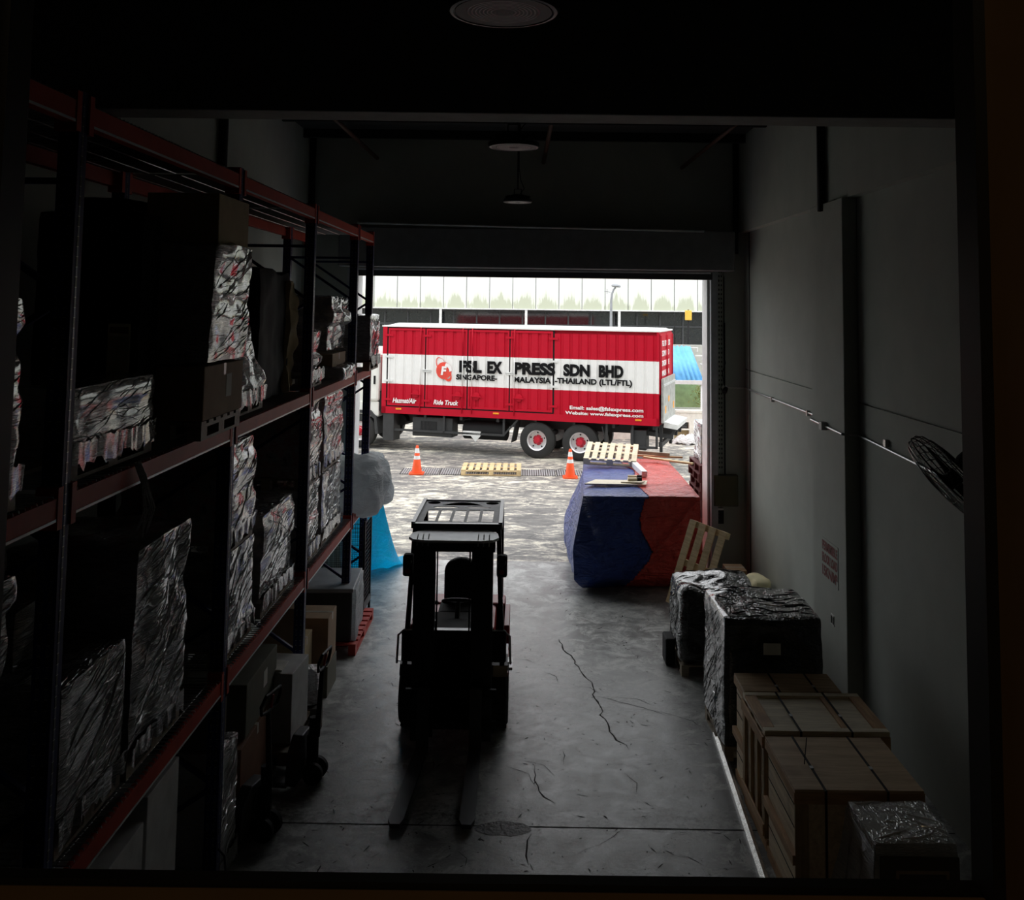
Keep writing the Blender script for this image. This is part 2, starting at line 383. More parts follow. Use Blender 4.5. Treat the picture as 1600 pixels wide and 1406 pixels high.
# ================================================================ THE ROOM
XL, XR, YB, ZC = -3.76, 3.72, 16.2, 7.25
ol = bpy.data.lights.new('added_sill_light', 'POINT'); ol.energy = 20; ol.color = (1, .75, .45); ol.shadow_soft_size = .15  # unseen lamp added behind the camera to brighten the window sill and jamb
oo = bpy.data.objects.new('added_sill_light', ol); oo.location = (-.6, -1.3, 6.2); COL.objects.link(oo)
fl = MB().box(XL, XR, -2, 16.95, -.2, 0).build('floor', 'floor'); struct(fl)
rnd = random.Random(4)
def crack(pts, wd, jit=.03, name='crack'):
    p = []
    for (a, b) in zip(pts, pts[1:]):
        n = max(2, int(math.dist(a, b) / .09))
        for i in range(n):
            t = i / n; p.append((a[0] + (b[0] - a[0]) * t + rnd.uniform(-jit, jit), a[1] + (b[1] - a[1]) * t))
    p.append(pts[-1]); b = MB(); vs = []
    for i, q in enumerate(p):
        ww = wd * (.5 + .9 * rnd.random()) * (1 if 0 < i < len(p) - 1 else .2)
        vs += [(q[0] - ww / 2, q[1] - ww * .15, .0015), (q[0] + ww / 2, q[1] + ww * .15, .0015)]
    b.add(vs, [(2 * i, 2 * i + 1, 2 * i + 3, 2 * i + 2) for i in range(len(p) - 1)])
    return b.build(name, 'crack', fl)
crack([(.53, 13.1), (.60, 12.6), (.82, 11.75), (.86, 11.2), (.90, 10.75), (.98, 10.25), (1.10, 9.95)], .016)
crack([(.88, 11.25), (1.3, 11.0), (1.75, 10.7), (2.0, 10.45)], .007)
crack([(.89, 10.8), (.5, 10.72), (.12, 10.45), (-.05, 10.35)], .007)
crack([(.16, 9.6), (.17, 9.3), (.22, 9.0), (.34, 8.88)], .014, .02)
crack([(.10, 8.4), (.06, 8.2), (.09, 7.95)], .012, .02)
crack([(.92, 8.5), (.66, 8.25), (.40, 8.05)], .008, .02)
crack([(-.45, 10.0), (-.42, 9.8)], .008, .01); crack([(.45, 9.9), (.44, 9.6)], .009, .01)
b = MB(); vs = []
for i in range(70):
    x = -3.7 + i * 7.4 / 69; y = 8.53 - .006 * i / 69 * 8; ww = .012 + .012 * rnd.random()
    vs += [(x, y - ww / 2, .0012), (x, y + ww / 2, .0012)]
b.add(vs, [(2 * i, 2 * i + 2, 2 * i + 3, 2 * i + 1) for i in range(69)]).build('expansion_joint', 'crack', fl)
vs = [(-.12 + (.22 + .03 * rnd.random()) * math.cos(t * PI / 14), 8.47 + (.10 + .02 * rnd.random()) * math.sin(t * PI / 14), .002) for t in range(28)]
MB().add(vs, [tuple(range(28))]).build('floor_patch', 'patch', fl)
sc_ = MB(); rs2 = random.Random(21)
for k in range(520):
    y = 7.85 + 7.6 * rs2.random() ** 1.4; x = rs2.uniform(-1.9, 1.95); a = rs2.gauss(PI / 2, .8); L_ = rs2.choice((.006, .008, .012, .02, .04)) * rs2.uniform(.6, 1.6); w_ = min(L_, .009) * rs2.uniform(.4, .9); c_, s_ = math.cos(a), math.sin(a); n_ = 7
    pts = [(L_ * math.cos(2 * PI * i / n_) * rs2.uniform(.6, 1.2), w_ * math.sin(2 * PI * i / n_) * rs2.uniform(.6, 1.2)) for i in range(n_)]
    sc_.add([(x + u * c_ - v * s_, y + u * s_ + v * c_, .0013) for u, v in pts], [tuple(range(n_))])
o = sc_.build('floor_chips', 'crack', fl); o['kind'] = 'stuff'
for k in range(16):
    x, y = rs2.uniform(-1.7, 1.9), rs2.uniform(7.9, 12.5); a = rs2.gauss(PI / 2, .6); l_ = rs2.uniform(.15, .5)
    crack([(x, y), (x + l_ * .5 * math.cos(a), y + l_ * .5 * math.sin(a)), (x + l_ * math.cos(a + .4), y + l_ * math.sin(a + .4))], .006, .012)
yd = MB().box(-60, 60, 16.95, 110, -.2, -.02).build('forecourt', 'yard'); struct(yd)
struct(MB().box(-60, 60, 16.6, 16.95, -.2, -.005).build('door_threshold', 'grey render'))
yd2 = MB().box(-60, XL - .3, -2, 16.6, -.2, -.03).build('side_ground', 'yard'); struct(yd2)

# left wall
lw = MB(); lw.box(XL - .25, XL, -2, 16.5, 0, 5.65); lw.box(XL - .25, XL + .1, -2, 16.5, 5.65, ZC)
struct(lw.build('wall_left', 'wall paint'))
# right wall: recessed infill panels, beam band above, pilaster between
rw = MB()
rw.box(XR, XR + .25, -2, 16.5, 0, 3.37); rw.box(XR + .03, XR + .25, -2, 16.5, 3.37, 3.395); rw.box(XR, XR + .25, -2, 16.5, 3.395, 5.66)
rw.box(XR - .12, XR + .25, -2, 16.5, 5.66, ZC)
struct(rw.build('wall_right', 'wall paint'))
struct(MB().box(XR - .17, XR, 10.72, 11.92, 0, 5.66).build('trim_pilaster_right', 'wall paint', bevel=.01))
struct(MB().box(XR - .008, XR, 15.86, 15.9, 0, 5.66).build('trim_groove_right', 'crack'))
struct(MB().box(XL, XL + .17, 10.72, 11.92, 0, 5.65).build('trim_pilaster_left', 'wall paint', bevel=.01))
# far wall with the goods door
DX0, DX1, DZ = -2.82, 3.10, 4.95
fw = MB(); fw.box(-30, DX0, YB, 16.6, 0, 9.5); fw.box(DX1, 30, YB, 16.6, 0, 9.5); fw.box(DX0, DX1, YB, 16.6, DZ, 9.5)
struct(fw.build('wall_far', 'wall paint'))
struct(MB().box(DX1 - .02, DX1 + .01, YB + .02, 16.66, 0, DZ).build('trim_jamb_right', 'post white')); struct(MB().box(DX0 - .01, DX0 + .02, YB + .02, 16.66, 0, DZ).build('trim_jamb_left', 'post white'))  # white facing added so the door reveals look brightly lit
# ceiling, cross beam and near wall with the office window we look through
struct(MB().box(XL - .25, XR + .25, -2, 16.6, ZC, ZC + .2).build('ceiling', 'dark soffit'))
struct(MB().box(XL, XR, 6.9, 7.25, 5.80, ZC).build('trim_cross_beam', 'beam paint', bevel=.01))
for y in (8.6, 10.0, 11.4, 12.8, 14.2, 15.6):
    struct(MB().box(XL, XR, y, y + .09, ZC - .14, ZC).build('trim_purlin', 'dull black'))
WX0, WX1, WZ0, WZ1 = -.525, .452, 3.855, 5.2
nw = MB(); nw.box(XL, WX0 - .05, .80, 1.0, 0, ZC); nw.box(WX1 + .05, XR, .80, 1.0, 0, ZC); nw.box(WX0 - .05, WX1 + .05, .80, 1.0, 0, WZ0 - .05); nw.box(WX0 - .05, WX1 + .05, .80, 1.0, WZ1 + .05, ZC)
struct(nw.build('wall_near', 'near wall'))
wf = MB(); wf.box(WX0 - .05, WX0, .955, 1.0, WZ0, WZ1); wf.box(WX1, WX1 + .05, .955, 1.0, WZ0, WZ1); wf.box(WX0 - .05, WX1 + .05, .984, 1.0, WZ0 - .05, WZ0); wf.box(WX0 - .05, WX1 + .05, .955, 1.0, WZ1, WZ1 + .05)
wfo = struct(wf.build('window_1', 'window frame black'))
sl = MB(); sl.box(WX0 - .05, WX1 + .05, .70, .984, WZ0 - .05, WZ0 - .004); sl.build('window_sill', 'brown sill', wfo, bevel=.006)
jb = MB(); jb.box(WX1 + .012, WX1 + .05, .70, .955, WZ0 - .012, WZ1); jb.build('window_jamb', 'brown sill', wfo)
jb = MB(); jb.box(WX0 - .05, WX0 - .012, .70, .955, WZ0 - .012, WZ1); jb.build('window_jamb', 'window frame black', wfo)
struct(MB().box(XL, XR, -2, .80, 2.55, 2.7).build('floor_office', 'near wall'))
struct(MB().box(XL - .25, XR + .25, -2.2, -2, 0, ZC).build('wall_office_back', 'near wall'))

# corner and wall down-pipes
def pipe(name, label, cat, pts, r, m, group=None, n=10):
    return tag(MB().tube(pts, r, n).build(name, m), label, cat, group)
pipe('drain_pipe', 'black vertical pipe in the far left corner above the door', 'pipe', [(XL + .16, 16.1, 5.6), (XL + .16, 16.1, ZC)], .05, 'dull black')
pipe('drain_pipe', 'black vertical pipe in the far right corner above the door', 'pipe', [(XR - .18, 16.1, 5.3), (XR - .18, 16.1, ZC)], .045, 'dull black')
pipe('drain_pipe', 'short black vertical pipe high on the left wall behind the rack', 'pipe', [(XL + .16, 11.3, 5.9), (XL + .16, 11.3, ZC)], .055, 'dull black')
pipe('drain_pipe', 'short black vertical pipe high on the right wall above the pilaster', 'pipe', [(XR - .17, 11.45, 5.57), (XR - .17, 11.45, ZC)], .05, 'dull black')
pipe('ceiling_brace', 'thin brown diagonal brace from ceiling to far wall, left of the lamps', 'brace', [(-2.98, 13.4, 7.24), (-2.53, 16.17, 6.86)], .035, 'pipe brown')
pipe('ceiling_brace', 'thin brown diagonal brace from ceiling to far wall, just right of the lamps', 'brace', [(.40, 13.7, 7.24), (.30, 16.17, 6.82)], .035, 'pipe brown')
pipe('ceiling_brace', 'thin brown diagonal brace from ceiling to far wall, nearest the right wall', 'brace', [(3.26, 13.7, 7.24), (2.65, 16.17, 6.76)], .035, 'pipe brown')
# conduit on right wall
cd = MB(); cd.tube([(XR - .02, 16.15, 3.07), (XR - .02, 11.93, 3.06), (XR - .19, 11.90, 3.055), (XR - .19, 10.74, 3.03), (XR - .02, 10.70, 3.025), (XR - .02, 8.6, 2.95)], .014, 8)
cdo = cd.build('conduit', 'galvanised'); tag(cdo, 'thin metal conduit running along the right wall to the fan', 'pipe')
for y, x in ((14.4, XR), (12.6, XR), (9.9, XR)):
    MB().box(x - .04, x, y - .03, y + .03, 3.02, 3.09).build('pipe_clip', 'galvanised', cdo)
MB().box(XR - .24, XR - .17, 11.32, 11.42, 3.0, 3.09).build('junction_box', 'switch white', cdo)

# roller shutter
rs = thing('roller_shutter', 'dark grey roller shutter housing above the open goods door', 'roller shutter', (0, 15.9, 5.0))
b = MB().box(-3.05, 3.44, -.22, .29, 0, .65); b.build('housing', 'housing grey', rs, bevel=.02)
MB().tube([(-2.75, -.24, .71), (2.93, -.24, .64)], .018, 8).build('rod', 'pale metal', rs)
MB().box(DX0 - .02, DX1 + .03, .10, .26, -.14, -.02).build('bottom_rail', 'chassis', rs)
MB().box(DX0, DX1, .06, .09, -.045, -.02).build('rail_lip', 'pale metal', rs)
MB().box(DX1 + .02, DX1 + .13, .17, .30, -5.0, 0).build('guide_rail', 'lamp grey', rs)
MB().box(DX0 - .14, DX0, .17, .30, -5.0, 0).build('guide_rail', 'lamp grey', rs)
b = MB()
for k in range(44):
    for dx in (.16, .20):
        z = -.0 - k * .075; b.lathe([(.0, -.02), (.010, -.012), (.010, .012), (.0, .02)], (DX1 + dx, .20, z), (0, 0, 1), 5)
b.build('pull_chain', 'black steel', rs)
# electrics on the far wall
e = thing('electrical_box', 'dull olive electrical box on the far wall right of the goods door', 'electrical box', (3.36, 16.2, 1.15))
MB().box(-.2, .2, -.14, 0, 0, .5).build('body', 'ebox olive', e, bevel=.008); MB().box(-.185, .185, -.155, -.14, .015, .485).build('lid', 'ebox olive', e)
MB().tube([(0, -.05, .5), (0, -.05, 3.0)], .012).build('cable', 'dull black', e)
e = thing('door_control', 'small black door control with pale top strip under the olive box', 'switch', (3.24, 16.2, .86))
MB().box(-.09, .09, -.1, 0, 0, .22).build('body', 'dull black', e, bevel=.006); MB().box(-.08, .08, -.12, 0, .222, .25).build('top_strip', 'switch white', e)
for z in (.07, .12, .17): MB().lathe([(0, 0), (.013, 0), (.013, .02), (0, .02)], (0, -.1, z), (0, -1, 0), 10).build('button', 'chassis', e)
e = thing('security_camera', 'small security camera on the far wall right of the door', 'camera', (3.36, 16.2, 3.02))
MB().lathe([(0, 0), (.05, 0), (.05, .05), (.03, .06), (0, .06)], (.0, 0, .05), (0, -1, 0), 16).build('mount', 'switch white', e)
MB().lathe([(0, -.05), (.035, -.05), (.04, .0), (.04, .08), (0, .08)], (0, -.1, .02), (-.35, -.8, -.35), 14).build('camera_body', 'dull black', e)
MB().tube([(0, -.02, .08), (-.03, -.02, .3), (.02, -.02, .45), (0, -.02, .6), (0, -.02, 1.9)], .008, 6).build('cable', 'dull black', e)
MB().tube([(.05, -.02, .05), (.2, -.02, .05), (.35, -.02, .05)], .01, 6).build('conduit', 'switch white', e)

# floor load sign on the pilaster
sg = MB(); X = XR - .176; sg.box(X, X + .005, 10.98, 11.56, 1.28, 1.74)
so = sg.build('load_sign', 'wall paint'); tag(so, 'painted floor load notice in red capitals on the right pilaster', 'sign')
for k, (s, z0, z1) in enumerate((('PERMISSIBLE', 1.60, 1.71), ('FLOOR LOAD', 1.46, 1.57), ('15KN/M\u00b2', 1.31, 1.43))):
    tm = text_mesh(s, 'lettering', 'sign red', so, 0, .54, z0, z1, 0, .035)
    for v in tm.data.vertices:      # lettering faces the aisle, reading from far to near
        x, y, z = v.co; v.co = (X - .002 + y * .3, 11.54 - x, z)
o = MB().box(X, X + .02, 11.14, 11.26, .83, .95).build('wall_socket', 'switch white', bevel=.004); tag(o, 'small double wall socket below the floor load notice', 'socket')
MB().box(X - .004, X, 11.155, 11.185, .85, .93).build('switch_rocker', 'dull black', o); MB().box(X - .004, X, 11.215, 11.245, .85, .93).build('switch_rocker', 'dull black', o)

# high-bay lamps (off)
def lamp(loc, label, r=.2):
    t = thing('highbay_lamp', label, 'lamp', loc, 0)
    b = MB(); b.lathe([(r * .90, .004), (r * .94, -.002), (r, 0), (r * 1.04, .012), (r * 1.04, .035), (r * .93, .055), (r * .6, .065), (r * .45, .11), (.035, .12), (0.0, .12)], n=48)
    b.build('housing', 'black steel', t)
    for k in range(24):
        a = k * PI / 12; c, s = math.cos(a), math.sin(a)
        MB().bar((c * r * .5, s * r * .5, .08), (c * r * .88, s * r * .88, .068), .006, .04).build('cooling_fin', 'black steel', t)
    MB().lathe([(0, .006), (r * .90, .006), (r * .90, .0), (0, .0)], n=48).build('lens', 'led', t)
    MB().tube([(-.05, 0, .11), (-.05, 0, .19), (.05, 0, .19), (.05, 0, .11)], .008).build('bracket', 'black steel', t)
    MB().tube([(0, 0, .19), (0, 0, ZC - loc[2])], .012, 8).build('hanging_rod', 'black steel', t)
    MB().tube([(.03, 0, .12), (.09, .02, .2), (.04, .02, .32), (.015, .01, .5), (.015, .01, ZC - loc[2])], .006, 6).build('power_cable', 'dull black', t)
    return t
lamp((-.09, 3.5, 5.50), 'nearest round high-bay ceiling lamp, cut by the top of the picture')
lamp((-.10, 7.75, 5.69), 'middle round high-bay lamp just beyond the cross beam')
lamp((-.11, 13.6, 5.86), 'farthest small round high-bay lamp hanging before the far wall')

# wall fan
fx = Vector((2.92, 6.62, 3.27)); ax = Vector((.63, -.30, .70)).normalized()
f = thing('wall_fan', 'black wire-caged wall fan on the right wall', 'fan', tuple(fx))
Rm = ax.to_track_quat('Z', 'Y').to_matrix()
def L(p): return tuple(Rm @ Vector(p))
for sgn, nm in ((-1, 'front_cage'), (1, 'rear_cage')):
    b = MB()
    for r, h in ((.36, 0), (.355, .03), (.33, .055), (.28, .075), (.22, .088), (.15, .095), (.08, .1)):
        b.tube([L((r * math.cos(a * PI / 24), r * math.sin(a * PI / 24), sgn * h)) for a in range(48)], .0032 if r < .36 else .005, 5, True)
    for k in range(30):
        a = k * PI / 15; b.tube([L((r * math.cos(a + tw), r * math.sin(a + tw), sgn * h)) for r, h, tw in ((.36, 0, 0), (.352, .03, .02), (.33, .055, .05), (.25, .083, .12), (.15, .095, .2), (.08, .1, .26))], .0022, 4)
    b.build(nm, 'wire' if sgn < 0 else 'black steel', f)
for k in range(3):
    a0 = k * 2 * PI / 3 + .5; n = 8; vs = []
    for i in range(n + 1):
        t = i / n; r = .05 + .26 * t; wd = .35 + .35 * math.sin(t * PI * .8)
        for s_, dz in ((-1, -.03), (1, .03)):
            a = a0 + s_ * wd * .5 + t * .3; vs.append(L((r * math.cos(a), r * math.sin(a), dz * (1 - .4 * t))))
    MB().add(vs, [(2 * i, 2 * i + 1, 2 * i + 3, 2 * i + 2) for i in range(n)], True).build('blade', 'dull black', f).modifiers.new('s', 'SOLIDIFY').thickness = .004
MB().lathe([(0, -.05), (.05, -.05), (.055, 0), (.055, .05), (0, .05)], L((0, 0, 0)), ax, 20).build('hub', 'dull black', f)
MB().lathe([(0, .10), (.075, .10), (.09, .13), (.09, .24), (.07, .29), (0, .30)], (0, 0, 0), ax, 24).build('motor', 'dull black', f)
MB().tube([tuple(ax * .22), (.30, -.12, .10), (XR - fx.x, -.12, .10)], .02).build('arm', 'dull black', f)
MB().box(XR - fx.x - .03, XR - fx.x, -.2, -.04, 0, .2).build('wall_plate', 'dull black', f)
# kerb rail on the floor, right
r_ = thing('floor_rail', 'bright film-wrapped metal rail along the floor left of the crates', 'rail', (1.97, 9.0, 0))
MB().prism([(-.035, 0), (.035, 0), (.03, .05), (-.0, .06), (-.03, .03)], 1, -1.62, 1.3).build('rail', 'steel rail', r_)
for o in r_.children: pass
r_.rotation_euler = (0, 0, math.radians(-3.0))
b = MB(); vs = []
for i in range(8):
    for j in range(8): vs.append((2.03 + i * .05 + rnd.uniform(-.01, .01), 9.78 + j * .055, .01 + .05 * rnd.random() * (i > 0) * (j > 0)))
b.add(vs, [(i * 8 + j, i * 8 + j + 1, (i + 1) * 8 + j + 1, (i + 1) * 8 + j) for i in range(7) for j in range(7)], True)
tag(b.build('plastic_scrap', 'white plastic'), 'crumpled scrap of plastic on the floor at the far end of the rail', 'plastic scrap')

# ================================================================ PALLET RACK
UY = [2.05, 4.74, 7.43, 10.12, 12.74, 14.03]; FX, BX = -2.26, -3.15; LV = [1.56, 3.42, 5.34]
rk = thing('pallet_rack', 'long pallet rack with blue uprights and orange beams along the left wall', 'pallet rack', (FX, 0, 0))
D = BX - FX
ub = {}
def upright(x, y, z1=5.45):
    b = MB(); hw = .05
    # open C section with a row of slots along its face
    b.box(x - hw, x + hw, y - .045, y - .03, 0, z1)
    b.box(x - hw, x - hw + .012, y - .03, y + .045, 0, z1); b.box(x + hw - .012, x + hw, y - .03, y + .045, 0, z1)
    o = b.build('upright', 'rack blue', rk)
    s = MB(); s.box(x - .030, x - .014, y - .0465, y - .045, .05, z1 - .05); s.box(x + .014, x + .030, y - .0465, y - .045, .05, z1 - .05); s.box(x + hw, x + hw + .0015, y - .012, y + .006, .05, z1 - .05)
    s.build('punched_face', 'slots', o)
    MB().box(x - .07, x + .07, y - .07, y + .07, 0, .008).build('foot_plate', 'pale metal', o)
    return o
for y in UY:
    upright(0, y); upright(D, y)
    z = .25; k = 0
    while z < 4.9:
        a = (-.03, y, z) if k % 2 else (D + .03, y, z); c = (D + .03, y, z + .55) if k % 2 else (-.03, y, z + .55)
        MB().bar(a, c, .035, .03).build('brace', 'rack blue', rk); z += .6; k += 1
    for z in (.2, 5.0): MB().bar((0, y, z), (D, y, z), .035, .03).build('cross_tie', 'rack blue', rk)
for y0, y1 in zip(UY, UY[1:]):
    for z in LV:
        for x in (0.0, D):
            b = MB(); s = 1 if x == 0 else -1
            b.prism([(x + s * .055, z - .06), (x + s * .055, z + .05), (x + s * .02, z + .055), (x + s * .02, z + .03), (x - s * .0, z + .03), (x - s * .0, z - .06)], 1, y0 + .05, y1 - .05)
            o = b.build('beam', 'rack orange', rk)
            for ye in (y0 + .05, y1 - .09): MB().box(min(x - s * .05, x + s * .06), max(x - s * .05, x + s * .06), ye - .005, ye + .045, z - .10, z + .10).build('end_plate', 'rack orange', o)
            MB().box(x + s * .055 - .001, x + s * .055 + .003, y0 + .1, y1 - .1, z - .058, z - .045).build('edge_highlight', 'pale metal', o)  # pale strip added as the highlight along the beam's lower edge
        b = MB(); y = y0 + .08
        while y < y1 - .06:
            b.tube([(.05, y, z + .035), (.045, y, z + .06), (D - .045, y, z + .06)], .0045, 4, cap=False); y += .052
        for k in range(5):
            x = -.03 + (D + .06) * k / 4; b.tube([(x, y0 + .06, z + .053), (x, y1 - .06, z + .053)], .004, 4, cap=False)
        b.build('wire_deck', 'wire', rk)

# ================================================================ GOODS
def lump(x0, x1, y0, y1, z0, z1, seed, amp=.02, rc=.03, step=.055, taper=0.0, lean=(0, 0), sag=.0, courses=0):
    """a box of goods bulging under film: subdivided, rounded, dented"""
    b = MB(); cx, cy = (x0 + x1) / 2, (y0 + y1) / 2; hx, hy, hz = (x1 - x0) / 2, (y1 - y0) / 2, (z1 - z0) / 2; cz = (z0 + z1) / 2
    nx, ny, nzz = (max(3, int(2 * h / step)) for h in (hx, hy, hz)); idx = {}
    def vid(i, j, k):
        key = (i, j, k)
        if key not in idx:
            p = Vector((-1 + 2 * i / nx, -1 + 2 * j / ny, -1 + 2 * k / nzz)); q = Vector((p.x * hx, p.y * hy, p.z * hz))
            inn = Vector((max(-hx + rc, min(hx - rc, q.x)), max(-hy + rc, min(hy - rc, q.y)), max(-hz + rc, min(hz - rc, q.z))))
            d = q - inn
            nn = d.normalized() if d.length > 1e-6 else Vector((p.x if abs(p.x) > .99 else 0, p.y if abs(p.y) > .99 else 0, p.z if abs(p.z) > .99 else 0)).normalized()
            if d.length > 1e-6: q = inn + nn * rc
            w = (q.x + cx, q.y + cy, q.z + cz)
            a = nz(w, 3.1, seed) * amp + nz(w, 8, seed + 2) * amp * .5
            if courses: a += -abs(math.sin(q.z * PI / courses)) ** .5 * -.012 + (noise.cell(Vector((0, seed, int((q.z + 9) / courses)))) - .5) * amp * 1.2
            q = q + nn * a
            t = (q.z + hz) / (2 * hz); s = 1 - taper * t
            q.x *= s; q.y *= s; q.x += lean[0] * t; q.y += lean[1] * t
            if k == nzz: q.z += nz(w, 2.2, seed + 5) * sag
            idx[key] = len(b.v); b.v.append((q.x, q.y, q.z + hz))
        return idx[key]
    def face(f):
        b.f.append(f); b.m.append(0); b.sm.append(True)
    for j in range(ny):
        for k in range(nzz):
            face([vid(0, j, k), vid(0, j, k + 1), vid(0, j + 1, k + 1), vid(0, j + 1, k)]); face([vid(nx, j, k), vid(nx, j + 1, k), vid(nx, j + 1, k + 1), vid(nx, j, k + 1)])
    for i in range(nx):
        for k in range(nzz):
            face([vid(i, 0, k), vid(i + 1, 0, k), vid(i + 1, 0, k + 1), vid(i, 0, k + 1)]); face([vid(i, ny, k), vid(i, ny, k + 1), vid(i + 1, ny, k + 1), vid(i + 1, ny, k)])
    for i in range(nx):
        for j in range(ny):
            face([vid(i, j, 0), vid(i, j + 1, 0), vid(i + 1, j + 1, 0), vid(i + 1, j, 0)]); face([vid(i, j, nzz), vid(i + 1, j, nzz), vid(i + 1, j + 1, nzz), vid(i, j + 1, nzz)])
    return b, (cx, cy, z0)
from mathutils.bvhtree import BVHTree
def creases(b, parent, loc, m, seed, side=1, tilt=25, dens=1.0, top=False):
    """raised folds drawn across the film where it was pulled tight, as fine ridges lying on the goods"""
    tree = BVHTree.FromPolygons(b.v, b.f); r = random.Random(seed)
    ys = [v[1] for v in b.v]; zs = [v[2] for v in b.v]; xs = [v[0] for v in b.v]
    y0, y1, z0, z1 = min(ys), max(ys), min(zs), max(zs); out = MB()
    n = int((y1 - y0) * (z1 - z0) * 150 * dens)
    def strand(pts, nrm):
        if len(pts) < 3: return
        w = r.uniform(.0018, .0050); h = w * r.uniform(.9, 1.8); vs = []
        for i, p in enumerate(pts):
            f = math.sin(PI * (i + .15) / (len(pts) - .7)); d = (pts[min(i + 1, len(pts) - 1)] - pts[max(0, i - 1)]).normalized(); s_ = d.cross(nrm).normalized()
            vs += [p - s_ * w * f - nrm * .002, p + nrm * (h * f + .001), p + s_ * w * f - nrm * .002]
        out.add(vs, [f for i in range(len(pts) - 1) for f in ((3 * i, 3 * i + 1, 3 * i + 4, 3 * i + 3), (3 * i + 1, 3 * i + 2, 3 * i + 5, 3 * i + 4))], True)
    for k in range(n):
        a = math.radians(tilt + r.gauss(0, 11) + (12 if r.random() < .2 else 0)); L_ = r.uniform(.12, .62); y = r.uniform(y0 - .05, y1); z = r.uniform(z0, z1); pts = []
        bend = r.uniform(-.25, .25)
        for i in range(int(L_ / .022)):
            s = i * .022; aa = a + bend * s
            yy = y + s * math.cos(aa); zz = z + s * math.sin(aa) + .003 * math.sin(s * 40 + k)
            hit = tree.ray_cast(Vector((side * 3, yy, zz)), Vector((-side, 0, 0)))
            if hit[0] is None or abs(hit[1].x) < .35: break
            pts.append(hit[0])
        strand(pts, Vector((side, 0, 0)))
    if top:
        for k in range(int(n * .25)):
            a = r.uniform(-.7, .5); x = r.uniform(min(xs), max(xs)); y = r.uniform(y0, y1); pts = []
            for i in range(int(r.uniform(.1, .5) / .022)):
                hit = tree.ray_cast(Vector((x + i * .022 * math.cos(a), y + i * .022 * math.sin(a), z1 + 1)), Vector((0, 0, -1)))
                if hit[0] is None or hit[1].z < .4: break
                pts.append(hit[0])
            strand(pts, Vector((0, 0, 1)))
    o = out.build('film_creases', m, parent, loc=loc); o['kind'] = 'stuff'; return o
def pallet_mesh(w, d, h=.13, slats=7, along_y=False, top_only=False):
    """wooden pallet centred on origin: deck boards, stringers, bottom boards"""
    b = MB(); bw = w / (slats * 1.45)
    for k in range(slats):
        x = -w / 2 + bw / 2 + k * (w - bw) / (slats - 1); b.box(x - bw / 2, x + bw / 2, -d / 2, d / 2, h - .02, h)
    for y in (-d / 2 + .045, 0, d / 2 - .045):
        b.box(-w / 2, w / 2, y - .045, y + .045, h - .042, h - .02)
        for x in (-w / 2 + .06, 0, w / 2 - .06): b.box(x - .06, x + .06, y - .045, y + .045, .02, h - .042)
        b.box(-w / 2, w / 2, y - .045, y + .045, 0, .02)
    if along_y: b.v = [(y, x, z) for (x, y, z) in b.v]
    return b
def load(name, label, x0, x1, y0, y1, z0, z1, m, seed, pallet='grey pallet', ph=.13, group=None, cat='wrapped pallet', tails=True, goods='film_wrapped_goods', **kw):
    zt = z0 + (ph if pallet else 0)
    t = thing(name, label, cat, ((x0 + x1) / 2, (y0 + y1) / 2, z0), 0, group)
    b, c = lump(x0, x1, y0, y1, zt, z1, seed, **kw)
    o = b.build(goods, m, t, loc=(0, 0, zt - z0))
    if m.startswith('film') or m in ('black film', 'clear film'):
        creases(b, t, (0, 0, zt - z0), 'black crease' if m == 'black film' else 'film crease', seed, -1 if x0 > 0 else 1, {'film grey': 17, 'film green': 15, 'black film': -38, 'clear film': 22 if x0 < 0 else 35}.get(m, 8), 1.0 if cat != 'plastic film' else .6, x0 > 0)
    if pallet: pallet_mesh(y1 - y0 - .02, x1 - x0 - .02, ph, 6, True).build('pallet', pallet, t)
    if tails:
        r = random.Random(seed); fb = MB(); w = (x1 - x0) / 2; d = (y1 - y0) / 2
        n = 26
        for i in range(n + 1):      # loose skirt of film round the foot
            s = i / n * (2 * d); fb.v += [(w + .01 + r.uniform(0, .018), -d + s, zt - z0 + .05 + r.uniform(0, .03)), (w + r.uniform(.0, .03), -d + s, zt - z0 - .03 - r.uniform(0, .06) * (ph > .1))]
        for i in range(n): fb.f.append([2 * i, 2 * i + 1, 2 * i + 3, 2 * i + 2]); fb.m.append(0); fb.sm.append(True)
        fb.build('film_skirt', m if m != 'black film' else 'black film', t)
    return t
def carton(label, x0, x1, y0, y1, z0, z1, m, tape=True, name='carton', group=None, rz=0, lab=None, cat='box'):
    cx, cy = (x0 + x1) / 2, (y0 + y1) / 2; w, d, h = (x1 - x0) / 2, (y1 - y0) / 2, z1 - z0
    t = thing(name, label, cat, (cx, cy, z0), rz, group)
    MB().box(-w, w, -d, d, 0, h).build('box_body', m, t, bevel=.006)
    if tape:
        MB().box(-w - .001, w + .001, -.025, .025, h - .08, h + .0015).build('packing_tape', 'tape', t)
        MB().box(-w + .002, w - .002, -.0015, .0015, h - .001, h + .002).build('lid_seam', 'crack', t)
    if lab:
        ly, lz, lw, lh = lab
        MB().box(w, w + .002, ly - lw / 2, ly + lw / 2, lz - lh / 2, lz + lh / 2).build('paper_label', 'paper', t)
    return t
S1, S2 = LV[0] + .065, LV[1] + .065
XF = -2.31
